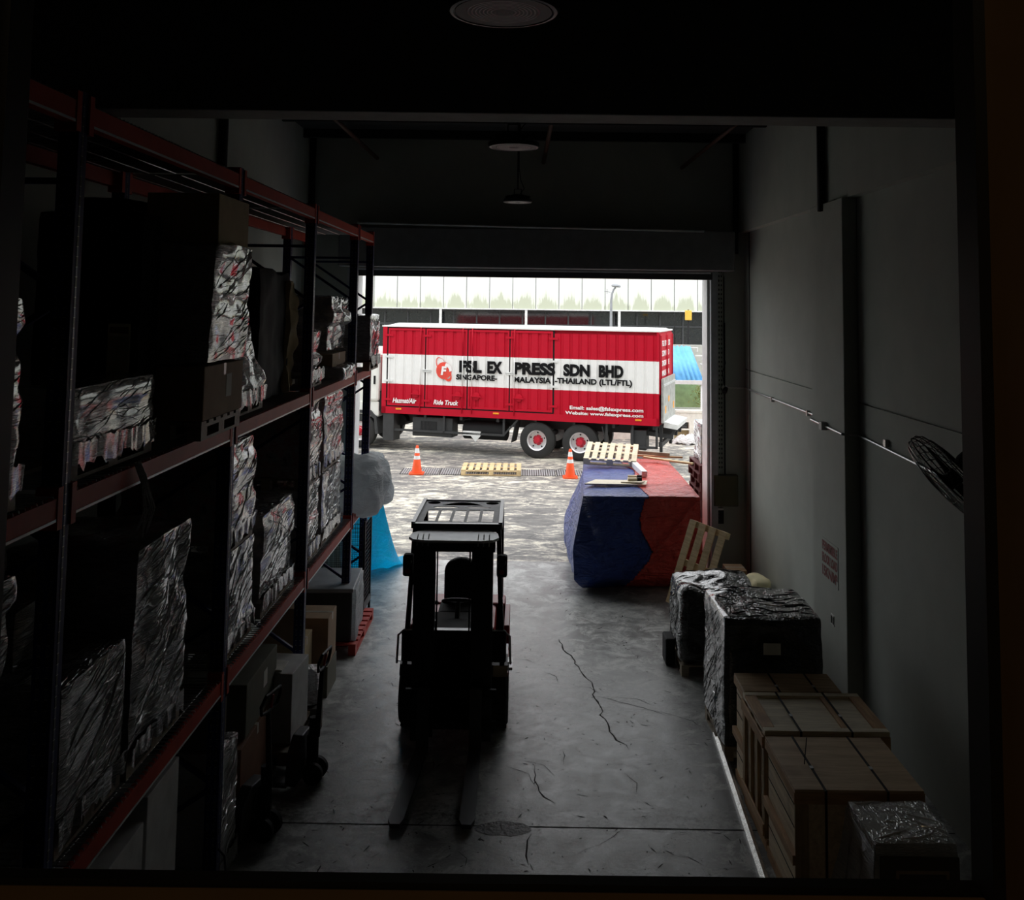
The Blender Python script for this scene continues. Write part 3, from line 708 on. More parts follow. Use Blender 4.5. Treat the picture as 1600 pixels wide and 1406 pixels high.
# --- upper shelf
load('wrapped_pallet', 'film-wrapped stack at the left picture edge on the middle shelf, red and white goods', -3.1, -2.23, 3.3, 4.34, S2, 4.42, 'film mixed', 1, courses=.16, amp=.045)
t = load('wrapped_pallet', 'low film-wrapped stack of grey sheets on the shelf before the yellow notices', -3.05, XF + .02, 4.92, 6.05, S2, 3.97, 'film brown', 2, courses=.05, amp=.012)
t = thing('dark_carton_stack', 'big black-wrapped load with two yellow notices on the middle shelf', 'wrapped load', (-2.76, 6.24, S2))
b, c = lump(-3.1, -2.42, 6.08, 6.40, S2, 4.98, 3, amp=.01, sag=.03); b.build('wrapped_body', 'dull black', t)
for x, z in ((.22, .63), (-.12, .60)):
    o = MB().box(x - .07, x + .07, -.182, -.178, z - .15, z + .15).build('paper_notice', 'label yellow', t); MB().box(x - .06, x + .06, -.1835, -.182, z + .09, z + .13).build('printed_heading', 'carton', o)
t = thing('dark_carton_stack', 'broad black-wrapped load reaching almost to the upper beam behind the brown column', 'wrapped load', (-2.9, 6.9, S2))
b, c = lump(-3.12, -2.68, 6.44, 7.35, S2, 5.1, 31, amp=.01, sag=.03); b.build('wrapped_body', 'dull black', t)
load('wrapped_column', 'tall film-wrapped column beside the second upright, jutting over the aisle', -2.62, -2.11, 6.50, 7.36, 3.98, 4.80, 'film brown', 4, pallet=None, courses=.2, amp=.03, tails=False, cat='wrapped load', lean=(.03, 0))
carton('bare brown carton on top of the tall wrapped column near the upper beam', -2.62, -2.12, 6.62, 7.34, 4.81, 5.16, 'carton light', tape=False)
carton('brown taped carton under the tall film-wrapped column on the middle shelf', -2.62, -2.12, 6.44, 7.32, S2 + .13, 3.975, 'carton', lab=(.1, .2, .12, .16))
o = pallet_mesh(.86, .5, .125, 6, True).build('wooden_pallet', 'grey pallet'); o.location = (-2.38, 6.88, S2); tag(o, 'wooden pallet on the middle shelf under the brown taped carton', 'pallet')
load('wrapped_pallet', 'slumped film-wrapped bags with red print right of the brown taped carton', -3.0, -2.28, 7.75, 8.55, S2, 4.05, 'film red', 6, amp=.09, taper=.25, sag=.12, cat='wrapped pallet')
load('wrapped_bundle', 'small knotted wrapped bundle on top of the slumped bags', -2.85, -2.34, 7.95, 8.4, 4.09, 4.42, 'film red', 61, pallet=None, amp=.07, taper=.4, tails=False, cat='bundle')
t = thing('dark_bale', 'tall dark bale with crumpled brown paper edge left of the third upright', 'bale', (-2.75, 9.35, S2))
b, c = lump(-3.1, -2.42, 8.85, 9.95, S2, 4.72, 7, amp=.03, sag=.05); b.build('dark_cover', 'dull black', t)
b, c = lump(-2.46, -2.36, 9.72, 9.98, S2 + .08, 4.66, 8, amp=.08, rc=.02, step=.04); o = b.build('paper_edge', 'carton light', t, loc=(.34, .5, .05))
load('wrapped_pallet', 'small white film-wrapped stack right of the third upright on the middle shelf', -3.0, XF + .02, 10.28, 11.05, S2, 4.10, 'film red', 9, courses=.14, amp=.04)
load('wrapped_pallet', 'taller film-wrapped stack before the fourth upright on the middle shelf', -3.05, XF + .02, 11.45, 12.6, S2 + .3, 4.50, 'film warm', 10, pallet=None, courses=.18, amp=.045, taper=-.04, tails=False)
carton('brown carton base under the taller wrapped stack by the fourth upright', -3.0, XF + .0, 11.7, 12.55, S2, S2 + .30, 'carton')
load('wrapped_pallet', 'grey film-wrapped box overhanging the door end of the rack', -2.8, -2.08, 13.12, 13.95, S2, 4.24, 'film grey', 11, amp=.02)
load('film_heap', 'crumpled heap of loose clear film on the shelf edge by the fourth upright', -2.42, -2.16, 11.6, 12.6, 3.49, 3.62, 'clear film', 12, pallet=None, amp=.06, rc=.04, step=.03, tails=False, cat='plastic film')
# --- lower shelf
load('wrapped_pallet', 'tall film-wrapped stack at the left picture edge on the lower shelf', -3.1, -2.23, 3.3, 4.36, S1, 3.20, 'film mixed', 13, courses=.3, amp=.03)
t = load('wrapped_pallet', 'grey-green film-wrapped block with small yellow slip on the lower shelf', -3.05, XF + .02, 4.98, 5.78, S1, 2.46, 'film green', 14, amp=.012)
MB().box(.345, .35, -.02, .10, .40, .56).build('yellow_slip', 'label yellow', t)
load('wrapped_pallet', 'tall dark film-wrapped load bulging over the lower shelf near the second upright', -3.1, XF + .04, 5.80, 6.68, S1, 2.93, 'film grey', 15, amp=.05, lean=(0, .06))
load('film_bundle', 'dark crumpled film bundle on the grey-green block, behind the first upright', -2.9, -2.6, 5.1, 5.6, 2.47, 2.80, 'film green', 51, pallet=None, amp=.05, tails=False, cat='plastic film')
for k, (y0, y1, z1a, z0b, z1b, ma, mb, la, lb) in enumerate([
    (7.52, 8.42, 2.44, 2.44, 3.30, 'film grey', 'film red', 'lower of two stacked wrapped pallets right of the second upright, silver film', 'upper of two stacked wrapped pallets right of the second upright, reddish goods'),
    (10.24, 11.04, 2.44, 2.44, 3.33, 'film warm', 'film red', 'lower wrapped pallet of the pair right of the third upright, pale goods', 'upper wrapped pallet of the pair right of the third upright, orange and red goods'),
    (11.22, 12.34, 2.44, 2.46, 3.32, 'film warm', 'film red', 'lower wrapped pallet of the pair nearest the fourth upright', 'upper wrapped pallet of the pair nearest the fourth upright, red banded goods')]):
    load('wrapped_pallet', la, -3.08, XF + .03, y0, y1, S1, z1a, ma, 20 + k, courses=.25, amp=.02)
    load('wrapped_pallet', lb, -3.08, XF + .03, y0 - .05, y1 - .06, z0b, z1b, mb, 30 + k, courses=.12, amp=.02)
load('wrapped_pallet', 'single film-wrapped stack with bluish cartons left of the third upright on the lower shelf', -3.08, XF + .03, 8.68, 9.82, S1, 2.52, 'film warm', 24, courses=.3, amp=.02)
# knotted rope / film tail hanging from the middle beam
b = MB(); r = random.Random(3)
for k in range(9):
    y = 5.55 + r.uniform(-.04, .04); b.tube([(FX + .07, y, 3.50), (FX + .11, y + r.uniform(-.03, .03), 3.38), (FX + .09 + r.uniform(0, .05), y + .05 + r.uniform(-.05, .05), 3.22), (FX + .08, y + .1 + r.uniform(-.06, .06), 3.08 + r.uniform(-.03, .04)), (FX + .10, y + .14 + r.uniform(-.03, .03), 3.2), (FX + .09, y + .04, 3.42)], .006, 5)
tag(b.build('film_tail', 'clear film'), 'knotted tail of clear film hanging from the middle shelf beam', 'plastic film')
# grey bag and blue sheet hanging off the rack end
def cloth(fn, nu, nv, name, m, label, cat, thick=.004):
    b = MB(); b.v = [fn(i / nu, j / nv) for i in range(nu + 1) for j in range(nv + 1)]
    for i in range(nu):
        for j in range(nv): b.f.append([i * (nv + 1) + j, i * (nv + 1) + j + 1, (i + 1) * (nv + 1) + j + 1, (i + 1) * (nv + 1) + j]); b.m.append(0); b.sm.append(True)
    o = b.build(name, m); o.modifiers.new('s', 'SOLIDIFY').thickness = thick
    return tag(o, label, cat)
load('plastic_bag', 'big grey plastic bag bulging off the door end of the lower shelf', -2.9, -1.90, 13.0, 14.3, S1 - .1, 2.26, 'grey sheet', 41, pallet=None, amp=.10, rc=.25, step=.05, sag=.1, tails=False, cat='bag', goods='bag')
def bs(u, v):
    # hangs from the rack end as a leaning curtain, its foot dragged out over the floor towards the aisle
    top = Vector((-2.72 + .62 * u, 14.45 + .15 * u, 1.60 - .05 * u)); foot = Vector((-2.76 + .80 * u, 15.6 + .9 * u, .03)); tail = Vector((-2.74 + 1.15 * u, 16.6 + .6 * u, .012))
    p = top.lerp(foot, v / .7) if v < .7 else foot.lerp(tail, (v - .7) / .3)
    k = math.sin(min(1, v / .7) * PI)
    return (p.x + .05 * math.sin(9 * u + 3 * v) * v, p.y + .10 * math.sin(11 * u + 2 * v) * v, max(.012, p.z - .12 * k + (.04 * abs(math.sin(8 * u + 6 * v)) if v > .65 else 0)))
cloth(bs, 22, 26, 'blue_sheet', 'cyan sheet', 'bright cyan plastic sheet hanging from the rack end onto the floor', 'plastic sheet')

# --- floor level under the rack
t = carton('taller white carton on the floor under the rack, right of two', -2.9, XF, 6.25, 6.8, .14, 1.32, 'carton white', tape=False)
t = carton('shorter white carton on the floor under the rack, left of two', -2.9, XF, 5.62, 6.2, .14, 1.20, 'carton white', tape=False)
o = pallet_mesh(1.3, .7, .13, 7, True).build('wooden_pallet', 'grey pallet'); o.location = (-2.68, 6.22, 0); tag(o, 'dark wooden pallet on the floor under the two white cartons', 'pallet')
load('wrapped_pallet', 'narrow film-wrapped upright pack on the floor behind the second upright', -2.85, -2.24, 7.5, 7.98, 0, 1.0, 'clear film', 42, amp=.03, sag=.05, step=.035, cat='wrapped load')
carton('small dark carton on top of the narrow wrapped pack', -2.85, XF, 7.5, 7.86, 1.03, 1.30, 'carton dark', name='carton')
carton('long dark olive carton with pale label lying over the rust-brown crate', -2.98, -2.30, 8.38, 9.38, .74, 1.18, 'olive carton', tape=False, lab=(.1, .28, .12, .14))
carton('rust-brown crate on a pallet under the long olive carton', -2.98, -2.28, 8.2, 9.2, .14, .735, 'rust carton', tape=True)
o = pallet_mesh(1.1, .8, .13, 6, True).build('wooden_pallet', 'grey pallet'); o.location = (-2.64, 8.7, 0); tag(o, 'wooden pallet on the floor carrying the rust-brown crate', 'pallet')
carton('leaning white carton with dark face on the pallet truck by the third upright', -2.72, -2.11, 9.32, 9.85, .30, .93, 'carton white', tape=False, rz=math.radians(-4))
b, c = lump(-2.5, -2.2, 9.35, 9.6, .935, .96, 77, amp=.02, rc=.008, step=.03); o = b.build('paper_sheet', 'paper', loc=(-2.38, 9.45, .935)); tag(o, 'crumpled paper sheet on top of the leaning white carton', 'paper')
o = pallet_mesh(1.1, .8, .12, 6, True).build('wooden_pallet', 'grey pallet'); o.location = (-2.52, 9.7, .17); tag(o, 'wooden pallet raised on the pallet truck by the third upright', 'pallet')
carton('brown carton at the bottom of the small carton stack', -2.72, -2.30, 10.42, 10.95, .14, .80, 'carton light')
carton('smaller brown carton on top of the small carton stack', -2.74, -2.36, 10.42, 10.85, .80, 1.18, 'carton')
carton('brown carton with torn flaps beside the small carton stack', -2.60, -2.16, 11.12, 11.6, .34, .86, 'carton')
carton('grey carton under the brown one with torn flaps', -2.62, -2.15, 11.1, 11.62, .0, .34, 'olive carton', tape=False)
for k, (x, y, lb) in enumerate(((-2.30, 10.25, 'left of two white sacks in front of the carton stack'), (-2.14, 10.28, 'right of two white sacks in front of the carton stack'))):
    load('white_sack', lb, x - .07, x + .07, y - .1, y + .08, .30, .66, 'white plastic', 60 + k, pallet=None, amp=.05, rc=.03, step=.03, tails=False, cat='sack', goods='sack')
carton('low dark carton carrying the two white sacks', -2.5, -2.05, 10.1, 10.38, 0, .29, 'carton dark', tape=False)
t = thing('covered_machine', 'grey-topped covered box on a red pallet at the door end of the rack', 'crate', (-2.6, 12.95, 0), math.radians(3))
MB().box(-.50, .44, -.50, .45, .14, .78).build('body', 'chassis', t, bevel=.02); MB().box(-.52, .46, -.52, .47, .75, .80).build('grey_lid', 'lamp grey', t, bevel=.01)
b, c = lump(.41, .47, -.45, .45, .14, .78, 71, amp=.03, rc=.01, step=.05); b.build('grey_cover', 'grey sheet', t, loc=(.46, 0, .14))
o = pallet_mesh(1.45, 1.1, .14, 8, True).build('red_pallet', 'red pallet'); o.location = (-2.61, 13.12, 0); tag(o, 'red pallet under the grey covered box at the rack end', 'pallet')
# wire cage behind it
t = thing('wire_cage', 'dark wire mesh cage trolley behind the covered box at the rack end', 'cage', (-2.65, 14.05, 0))
for x in (-.45, .45):
    for y in (-.28, .28): MB().tube([(x, y, 0), (x, y, 1.35)], .018).build('post', 'black steel', t)
for nm, P in (('side_mesh', lambda a, z: (-.45 + .9 * a, -.28, z)), ('side_mesh', lambda a, z: (-.45 + .9 * a, .28, z)), ('end_mesh', lambda a, z: (.45, -.28 + .56 * a, z))):
    b = MB()
    for k in range(15): b.tube([P(k / 14, .2), P(k / 14, 1.3)], .003, 4, cap=False)
    for k in range(20): b.tube([P(0, .2 + k * 1.1 / 19), P(1, .2 + k * 1.1 / 19)], .003, 4, cap=False)
    b.build(nm, 'black steel', t)
MB().box(-.47, .47, -.3, .3, .12, .2).build('base', 'chassis', t)

# --- hand pallet trucks
def pallet_truck(label, loc, rz, lean=.12, col='fork steel'):
    t = thing('pallet_truck', label, 'pallet truck', loc, rz)
    for x in (-.2, .2):
        b = MB(); b.prism([(-.08, .05), (.08, .05), (.08, .075), (.05, .085), (-.05, .085), (-.08, .075)], 1, .12, 1.2); b.build('fork', col, t)
        MB().lathe([(0, -.035), (.04, -.035), (.04, .035), (0, .035)], (x, 1.08, .04), (1, 0, 0), 16).build('load_wheel', 'rubber', t)
    for o in [c for c in t.children]:
        pass
    fk = [o for o in bpy.data.objects if o.parent == t and o.name.startswith('fork')]
    for o, x in zip(fk, (-.2, .2)): o.location = (x, 0, 0)
    b = MB(); b.prism([(-.27, .06), (.27, .06), (.24, .32), (.10, .44), (-.10, .44), (-.24, .32)], 1, .04, .14); b.build('head_frame', col, t, bevel=.01)
    b = MB(); b.lathe([(0, 0), (.055, 0), (.055, .25), (.035, .27), (.035, .42), (0, .42)], (0, -.02, .15), (0, 0, 1), 18); b.build('pump', 'dull black', t)
    for x in (-.07, .07): MB().lathe([(0, -.028), (.07, -.028), (.095, -.02), (.095, .02), (.07, .028), (0, .028)], (x, -.05, .095), (1, 0, 0), 24).build('steer_wheel', 'rubber', t)
    a = (0, -.06, .40); e = (0, -.06 - lean, 1.0)
    MB().tube([a, e], [.028, .02], 12).build('handle_shaft', 'black steel', t)
    q = MB(); q.tube([(0, e[1], 1.0), (-.13, e[1] - .01, 1.03), (-.16, e[1] - .02, 1.10), (-.12, e[1] - .04, 1.17), (.12, e[1] - .04, 1.17), (.16, e[1] - .02, 1.10), (.13, e[1] - .01, 1.03)], .014, 10, True)
    q.build('handle_loop', 'black steel', t)
    MB().bar((.02, e[1] - .01, 1.03), (.02, e[1] - .03, 1.14), .02, .015).build('release_lever', 'fork red', t)
    return t
pallet_truck('hand pallet truck standing in the aisle at the third upright', (-1.93, 9.25, 0), math.radians(82), .03)
pallet_truck('hand pallet truck with loop handle in front of the rust-brown crate', (-2.12, 8.3, 0), math.radians(76), -.03)
t = thing('hose_hook', 'thin black curved cable hanging at the foot of the second upright', 'cable', (-2.19, 7.35, 0))
MB().tube([(0, 0, 0), (.05, -.02, .12), (.07, -.02, .25), (.05, 0, .37), (0, 0, .42)], .008).build('cable', 'black steel', t)

# ================================================================ RIGHT SIDE
def black_pallet(name, label, x0, x1, y0, y1, z1, seed, label_paper=False, **kw):
    t = load(name, label, x0, x1, y0, y1, 0, z1, 'black film', seed, pallet='grey pallet', **kw)
    if label_paper: MB().box(-.10, .07, -(y1 - y0) / 2 - .02, -(y1 - y0) / 2 - .016, 1.02, 1.13).build('paper_label', 'paper', t)
    return t
black_pallet('black_wrapped_pallet', 'nearer black film-wrapped pallet with white label behind the crates', 2.0, 2.98, 9.72, 10.75, 1.37, 81, True, amp=.02, rc=.04, sag=.03, step=.045)
black_pallet('black_wrapped_pallet', 'farther lower black film-wrapped pallet beside the leaning wooden pallet', 1.93, 2.90, 11.85, 12.85, 1.02, 82, amp=.045, rc=.10, sag=.06, step=.04)
b = MB(); b.box(1.80, 1.92, 12.2, 12.5, .0, .32); tag(b.build('black_bin', 'dull black', bevel=.02), 'small dark object on the floor left of the farther black pallet', 'bin')

def crate(label, x0, x1, y0, y1, h, style, straps=(), rz=0):
    cx, cy = (x0 + x1) / 2, (y0 + y1) / 2; w, d = (x1 - x0) / 2, (y1 - y0) / 2
    t = thing('wooden_crate', label, 'crate', (cx, cy, 0), rz)
    MB().box(-w + .02, w - .02, -d + .02, d - .02, .08, h - .02).build('side_panel', 'ply side' if style != 'plain' else 'ply side', t)  # paler ply than the plain lid, so the sides look lit
    MB().box(-w, w, -d, d, h - .02, h).build('lid', 'ply' if style == 'plain' else 'ply light', t, bevel=.002)
    if style == 'framed':
        for y in (-d + .03, d - .03): MB().box(-w, w, y - .035, y + .035, h, h + .022).build('lid_batten', 'ply light', t, bevel=.003)
        for x in (-w + .05, w - .05): MB().box(x - .05, x + .05, -d + .066, d - .066, h, h + .022).build('lid_batten', 'batten', t, bevel=.003)
        MB().box(.15, .21, -d + .066, d - .066, h, h + .02).build('lid_batten', 'batten', t, bevel=.003)
        n = 4
        for k in range(n):
            y = -d + .04 + k * (2 * d - .08) / (n - 1); MB().box(-w - .005, -w + .02, y - .04, y + .04, .1, h - .02).build('side_batten', 'batten z', t, bevel=.003)
            if k in (0, n - 1): MB().box(w - .02, w + .005, y - .04, y + .04, .1, h - .02).build('side_batten', 'batten z', t, bevel=.003)
        for z in (.12, h - .12): MB().box(-w - .02, -w - .005, -d, d, z, z + .09).build('side_rail', 'batten', t, bevel=.003)
        for x in (-w + .04, 0, w - .04): MB().box(x - .045, x + .045, -d - .005, -d + .02, .1, h - .02).build('front_batten', 'batten z', t, bevel=.003)
        MB().box(-w, w, -d - .02, -d - .005, h - .12, h - .02).build('front_rail', 'batten x', t, bevel=.003)
    else:
        MB().box(-w - .003, -w + .02, -d, d, h - .09, h - .02).build('side_rail', 'batten', t, bevel=.003)
        MB().box(-w - .006, w + .006, -d - .006, -d + .02, h - .10, h - .02).build('front_rail', 'batten x', t, bevel=.003)
        MB().box(-w - .02, -w + .02, -d, d, .40, .47).build('side_rail', 'batten', t, bevel=.003)
        for x in (-w + .05, w - .05): MB().box(x - .05, x + .05, -d - .003, -d + .02, .1, h - .10).build('front_batten', 'batten z', t, bevel=.003)
        for zz in (.62, .78, .25): MB().box(-w + .0165, -w + .02, -d + .02, d - .02, zz, zz + .006).build('board_gap', 'crack', t)
    for x in (-w + .06, 0, w - .06): MB().box(x - .05, x + .05, -d, d, 0, .08).build('skid', 'batten', t)
    hh = h + (.022 if style == 'framed' else 0)
    for sx in straps:
        MB().box(sx - .009, sx + .009, -d - .022, d + .01, hh, hh + .003).build('strap', 'dull black', t)
        MB().box(sx - .009, sx + .009, -d - .025, -d - .022, .05, hh + .003).build('strap', 'dull black', t)
        MB().box(sx - .013, sx + .013, -.12, -.08, hh + .003, hh + .008).build('strap_seal', 'pale metal', t)
    return t
crate('plain brown wooden crate behind, touching the black wrapped pallet', 2.04, 2.92, 8.99, 9.42, .95, 'plain', (-.12, .22))
crate('wooden crate with battened frame lid, middle of the three', 2.02, 3.05, 8.18, 8.96, .93, 'framed', (-.22, .20))
c3 = crate('nearest wooden crate with plain plywood lid and thin straps', 2.01, 2.95, 7.26, 8.12, .93, 'plain', (-.25, .20))
MB().tube([(-.29, -.05, .934), (-.28, -.04, 1.0), (-.25, .02, 1.10)], .004, 5).build('loose_strap_end', 'dull black', c3)
t = load('wrapped_crate', 'film-wrapped carton with printed side in the bottom right corner', 2.36, 2.92, 6.64, 7.20, 0, .90, 'clear film', 90, pallet='grey pallet', amp=.02, rc=.025, step=.035, cat='wrapped box')
b = MB(); rr = random.Random(5)
for i in range(13):
    for j in range(11):
        s = j / 10; b.v.append((-.27 - .02 - .20 * s ** 1.6 + rr.uniform(-.02, .02) * s + .05 * math.sin(i * 1.3 + s * 4) * s, -.30 + .56 * i / 12, .86 - .84 * s))
for i in range(12):
    for j in range(10): b.f.append([i * 11 + j, i * 11 + j + 1, (i + 1) * 11 + j + 1, (i + 1) * 11 + j]); b.m.append(0); b.sm.append(True)
b.build('loose_film', 'clear film', t)
MB().box(-.25, .27, -.31, -.295, .30, .82).build('printed_panel', 'carton dark', t)
o = MB().box(-.15, .20, -.316, -.31, .42, .74).build('print_frame', 'carton', t)
MB().box(-.13, .18, -.318, -.316, .44, .72).build('print_field', 'carton dark', o)

# clutter in the far right corner
carton('small brown carton on the floor in the far right corner', 3.2, 3.5, 15.2, 15.6, 0, .35, 'carton')
b, c = lump(3.35, 3.65, 14.2, 14.7, 0, .45, 91, amp=.06, rc=.1); tag(b.build('yellow_sack', 'label yellow', loc=c), 'small yellowish sack against the right wall in the far corner', 'sack')
b, c = lump(2.95, 3.2, 15.3, 15.65, 0, .3, 92, amp=.04, rc=.08); tag(b.build('black_bag', 'dull black', loc=c), 'small black bag on the floor under the door control', 'bag')

# leaning pallet by the door jamb
lp = pallet_mesh(.64, 1.22, .12, 4).build('leaning_pallet', 'pine')
tag(lp, 'wooden pallet leaning upright against the red tarpaulin stack', 'pallet')
lp.matrix_world = Matrix.Translation((2.60, 14.25, .63)) @ Matrix.Rotation(math.radians(-46), 4, 'Z') @ Matrix.Rotation(math.radians(8), 4, 'Y') @ Matrix.Rotation(math.radians(72), 4, 'X')

# ================================================================ TARPAULIN-COVERED STACK IN THE DOORWAY
TC = [(.97, 15.3), (2.78, 15.3), (2.80, 18.9), (1.22, 19.1)]
NP = 440
def tarp_ring(t):
    """point on the covered stack's outline, t in 0..4 round the corners (front, right, back, left)"""
    k = int(t) % 4; f = t - int(t); a = TC[k]; c = TC[(k + 1) % 4]
    return Vector((a[0] + (c[0] - a[0]) * f, a[1] + (c[1] - a[1]) * f))
ctr = Vector((1.94, 17.1))
def tarp_pt(t, s):
    """s 0..1 over the top from the centre outwards, 1..2 down the side"""
    p = tarp_ring(t); d = (p - ctr); out = d.normalized()
    f = t - int(t); corner = min(f, 1 - f)
    if s <= 1:
        q = ctr + d * s; z = 1.47 + .012 * nz((q.x, q.y, 0), 2.0, 3) - .03 * (s ** 8) + (.05 if s < .5 else 0) * nz((q.x, q.y, 1), 1.1, 5)
        return Vector((q.x, q.y, z))
    h = s - 1; k = int(t) % 4
    z = 1.44 * (1 - h) + .03
    prof = math.sin(PI * min(1, h ** 1.35 * .86)) ** .8 if h > 0 else 0      # slack gathers low down and curls under
    amt = .34 if k == 3 and f > .35 else .22 if k == 3 else .34 * (1 - f) ** 1.5 + .04 if k == 0 else .05
    fold = .05 * h * nz((p.x, p.y, h * 1.2), 2.6, 9) + .045 * h * nz((p.x, p.y, h * .6), 7.5, 2)
    fold += .03 * h * math.sin(14 * h + 5 * p.x + 3 * p.y) * (1 if k in (0, 3) and p.x < 1.6 else .15)
    if k == 0:      # taut creases running across the front
        for (x0, z0, x1, z1, am, wd) in ((2.78, 1.44, 2.02, .62, .06, .05), (1.93, 1.42, 1.05, .35, .035, .05), (.97, 1.42, 1.45, .45, .035, .045), (2.05, .65, 1.60, .02, .06, .06), (1.0, .55, 1.7, .75, .03, .04), (1.95, 1.4, 1.78, .5, .03, .04), (2.7, .2, 2.1, .9, .03, .05)):
            L2 = (x1 - x0) ** 2 + (z1 - z0) ** 2; q = max(0, min(1, ((p.x - x0) * (x1 - x0) + (z - z0) * (z1 - z0)) / L2))
            dd = math.hypot(p.x - x0 - q * (x1 - x0), z - z0 - q * (z1 - z0)); fold += am * max(0, 1 - dd / wd) * (.3 + .7 * math.sin(PI * q))
    tuck = -.22 * max(0, h - .86) / .14 * (1 if k != 1 else .2)
    q = p + out * (amt * prof + fold + tuck)
    z += .05 * nz((p.x, p.y, 2), 1.7, 4) * h
    return Vector((q.x, q.y, max(.01, z)))
ss = [i / 20 for i in range(21)] + [1 + i / 44 for i in range(1, 45)]
P = [[tarp_pt(4 * i / NP, s) for s in ss] for i in range(NP)]
def is_red(p):
    x, y, z = p
    if y < 16.4 and z < 1.40:      # front face: seam runs down, kinks and swings left to the floor
        K = ((1.5, 1.95), (1.3, 1.90), (1.12, 1.84), (.95, 1.86), (.75, 1.97), (.62, 2.03), (.5, 1.97), (.3, 1.78), (.12, 1.66), (-.1, 1.58)); seam = 1.9
        for (za, xa), (zb, xb) in zip(K, K[1:]):
            if zb <= z <= za: seam = xa + (xb - xa) * (za - z) / (za - zb)
        return x > seam
    return x > 1.93 + .06 * math.sin(y * 3)
blue, red = MB(), MB()
for i in range(NP):
    for j in range(len(ss) - 1):
        q = [P[i][j], P[i][j + 1], P[(i + 1) % NP][j + 1], P[(i + 1) % NP][j]]
        c = sum(q, Vector((0, 0, 0))) / 4; rr = is_red(c); tgt = red if rr else blue
        if rr: q = [v + (v - Vector((ctr.x, ctr.y, .4))).normalized() * .012 for v in q]
        tgt.add(q if j else q[1:], [(0, 1, 2, 3)] if j else [(0, 1, 2)], True)
        if not rr and abs(c.x - 2.0) < .45 and is_red(c + Vector((.14, 0, 0))):
            pass
bo = blue.build('blue_tarpaulin', 'tarp blue'); tag(bo, 'blue tarpaulin draped over the stack in the doorway', 'tarpaulin')
ro = red.build('red_tarpaulin', 'tarp red'); tag(ro, 'orange-red tarpaulin draped over the right half of the stack in the doorway', 'tarpaulin')
for o in (bo, ro): o.modifiers.new('s', 'SOLIDIFY').thickness = .006
for k, (x0, x1, y0, y1, lb) in enumerate(((1.05, 1.85, 15.6, 17.1, 'hidden front left crate'), )): pass
def lay(o, a, c, d, h=0):
    """lay a part's local x,y on the plane through corner a with edges towards c and d"""
    a, c, d = Vector(a), Vector(c), Vector(d); X = (c - a).normalized(); Z = X.cross((d - a)).normalized(); Y = Z.cross(X)
    M = Matrix((X, Y, Z)).transposed().to_4x4(); M.translation = (c + d) / 2 + Z * h; o.matrix_world = M
o = pallet_mesh(.96, .9, .12, 7).build('white_slatted_pallet', 'pale pine'); lay(o, (1.17, 17.75, 1.52), (2.10, 17.6, 1.50), (1.22, 18.65, 1.70)); tag(o, 'pale slatted wooden pallet lying tilted on the blue tarpaulin', 'pallet')
b = MB(); b.prism([(0, 0), (1.0, -.02), (1.06, .30), (.2, .34)], 2, 0, .02)
o = b.build('plywood_sheet', 'plyboard'); o.location = (1.02, 15.9, 1.50); o.rotation_euler = (.02, .0, 0); tag(o, 'pale plywood offcut lying on the front of the blue tarpaulin', 'board')
b = MB(); b.prism([(0, 0), (.34, -.05), (.40, .1), (.05, .16)], 2, 0, .015)
o = b.build('plywood_offcut', 'plyboard'); o.location = (1.62, 15.98, 1.525); o.rotation_euler = (.0, -.03, -.1); tag(o, 'smaller plywood offcut overlapping the large one', 'board')
for k, (x, y, rz, lb) in enumerate(((1.83, 16.05, .1, 'black-ended short batten at the right end of the plywood, nearer'), (1.86, 16.3, -.1, 'black-ended short batten at the right end of the plywood, farther'))):
    t = thing('batten', lb, 'batten', (x, y, 1.54), rz); MB().box(-.09, .06, -.03, .03, 0, .05).build('wood', 'pale pine', t); MB().box(.06, .14, -.032, .032, -.002, .055).build('black_end', 'dull black', t)
b = MB(); b.box(-.05, .05, -.7, .7, 0, .10); o = b.build('foam_strip', 'letter white', bevel=.01); o.location = (2.05, 17.35, 1.50); o.rotation_euler = (0, 0, .06); tag(o, 'white foam strip right of the slatted pallet', 'foam strip')
for k, (a, c, m, lb) in enumerate((((2.1, 18.7, 1.62), (2.8, 18.5, 1.6), 'grey pallet', 'rough brown pole lying across the back of the stack'), ((2.3, 18.45, 1.56), (3.15, 18.0, 1.52), 'pine', 'pale timber plank lying across the back of the red tarpaulin'), ((2.2, 18.85, 1.53), (3.1, 18.85, 1.50), 'batten x', 'thin dark lath behind the pale plank'))):
    b = MB(); b.bar(a, c, .09 if k == 1 else .06, .03 if k else .06); tag(b.build(('timber_pole', 'timber_plank', 'timber_lath')[k], m), lb, 'timber')
# pallets stacked outside by the right jamb
for k in range(10):
    o = pallet_mesh(1.1, 1.1, .15, 7).build('dark_red_pallet', 'dark red crate'); o.location = (3.78 + .02 * math.sin(k * 2.1), 18.3 + .03 * math.cos(k * 3), -.02 + k * .155)
    tag(o, 'dark red pallet in the stack outside the right door jamb', 'pallet', 'dark red pallets stacked outside the door')
load('white_wrapped_roll', 'white wrapped bundle on the dark red pallets outside the door', 3.30, 4.2, 18.0, 18.8, 1.53, 2.25, 'film warm', 95, pallet=None, amp=.04, tails=False, cat='wrapped load')

# ================================================================ FORKLIFT (mast towards us)
fk = thing('forklift', 'black forklift truck with red counterweight parked in the aisle, forks lowered', 'forklift', (-.68, 10.6, 0), 0)
def F(b, name, m, par=fk, **k): return b.build(name, m, par, **k)
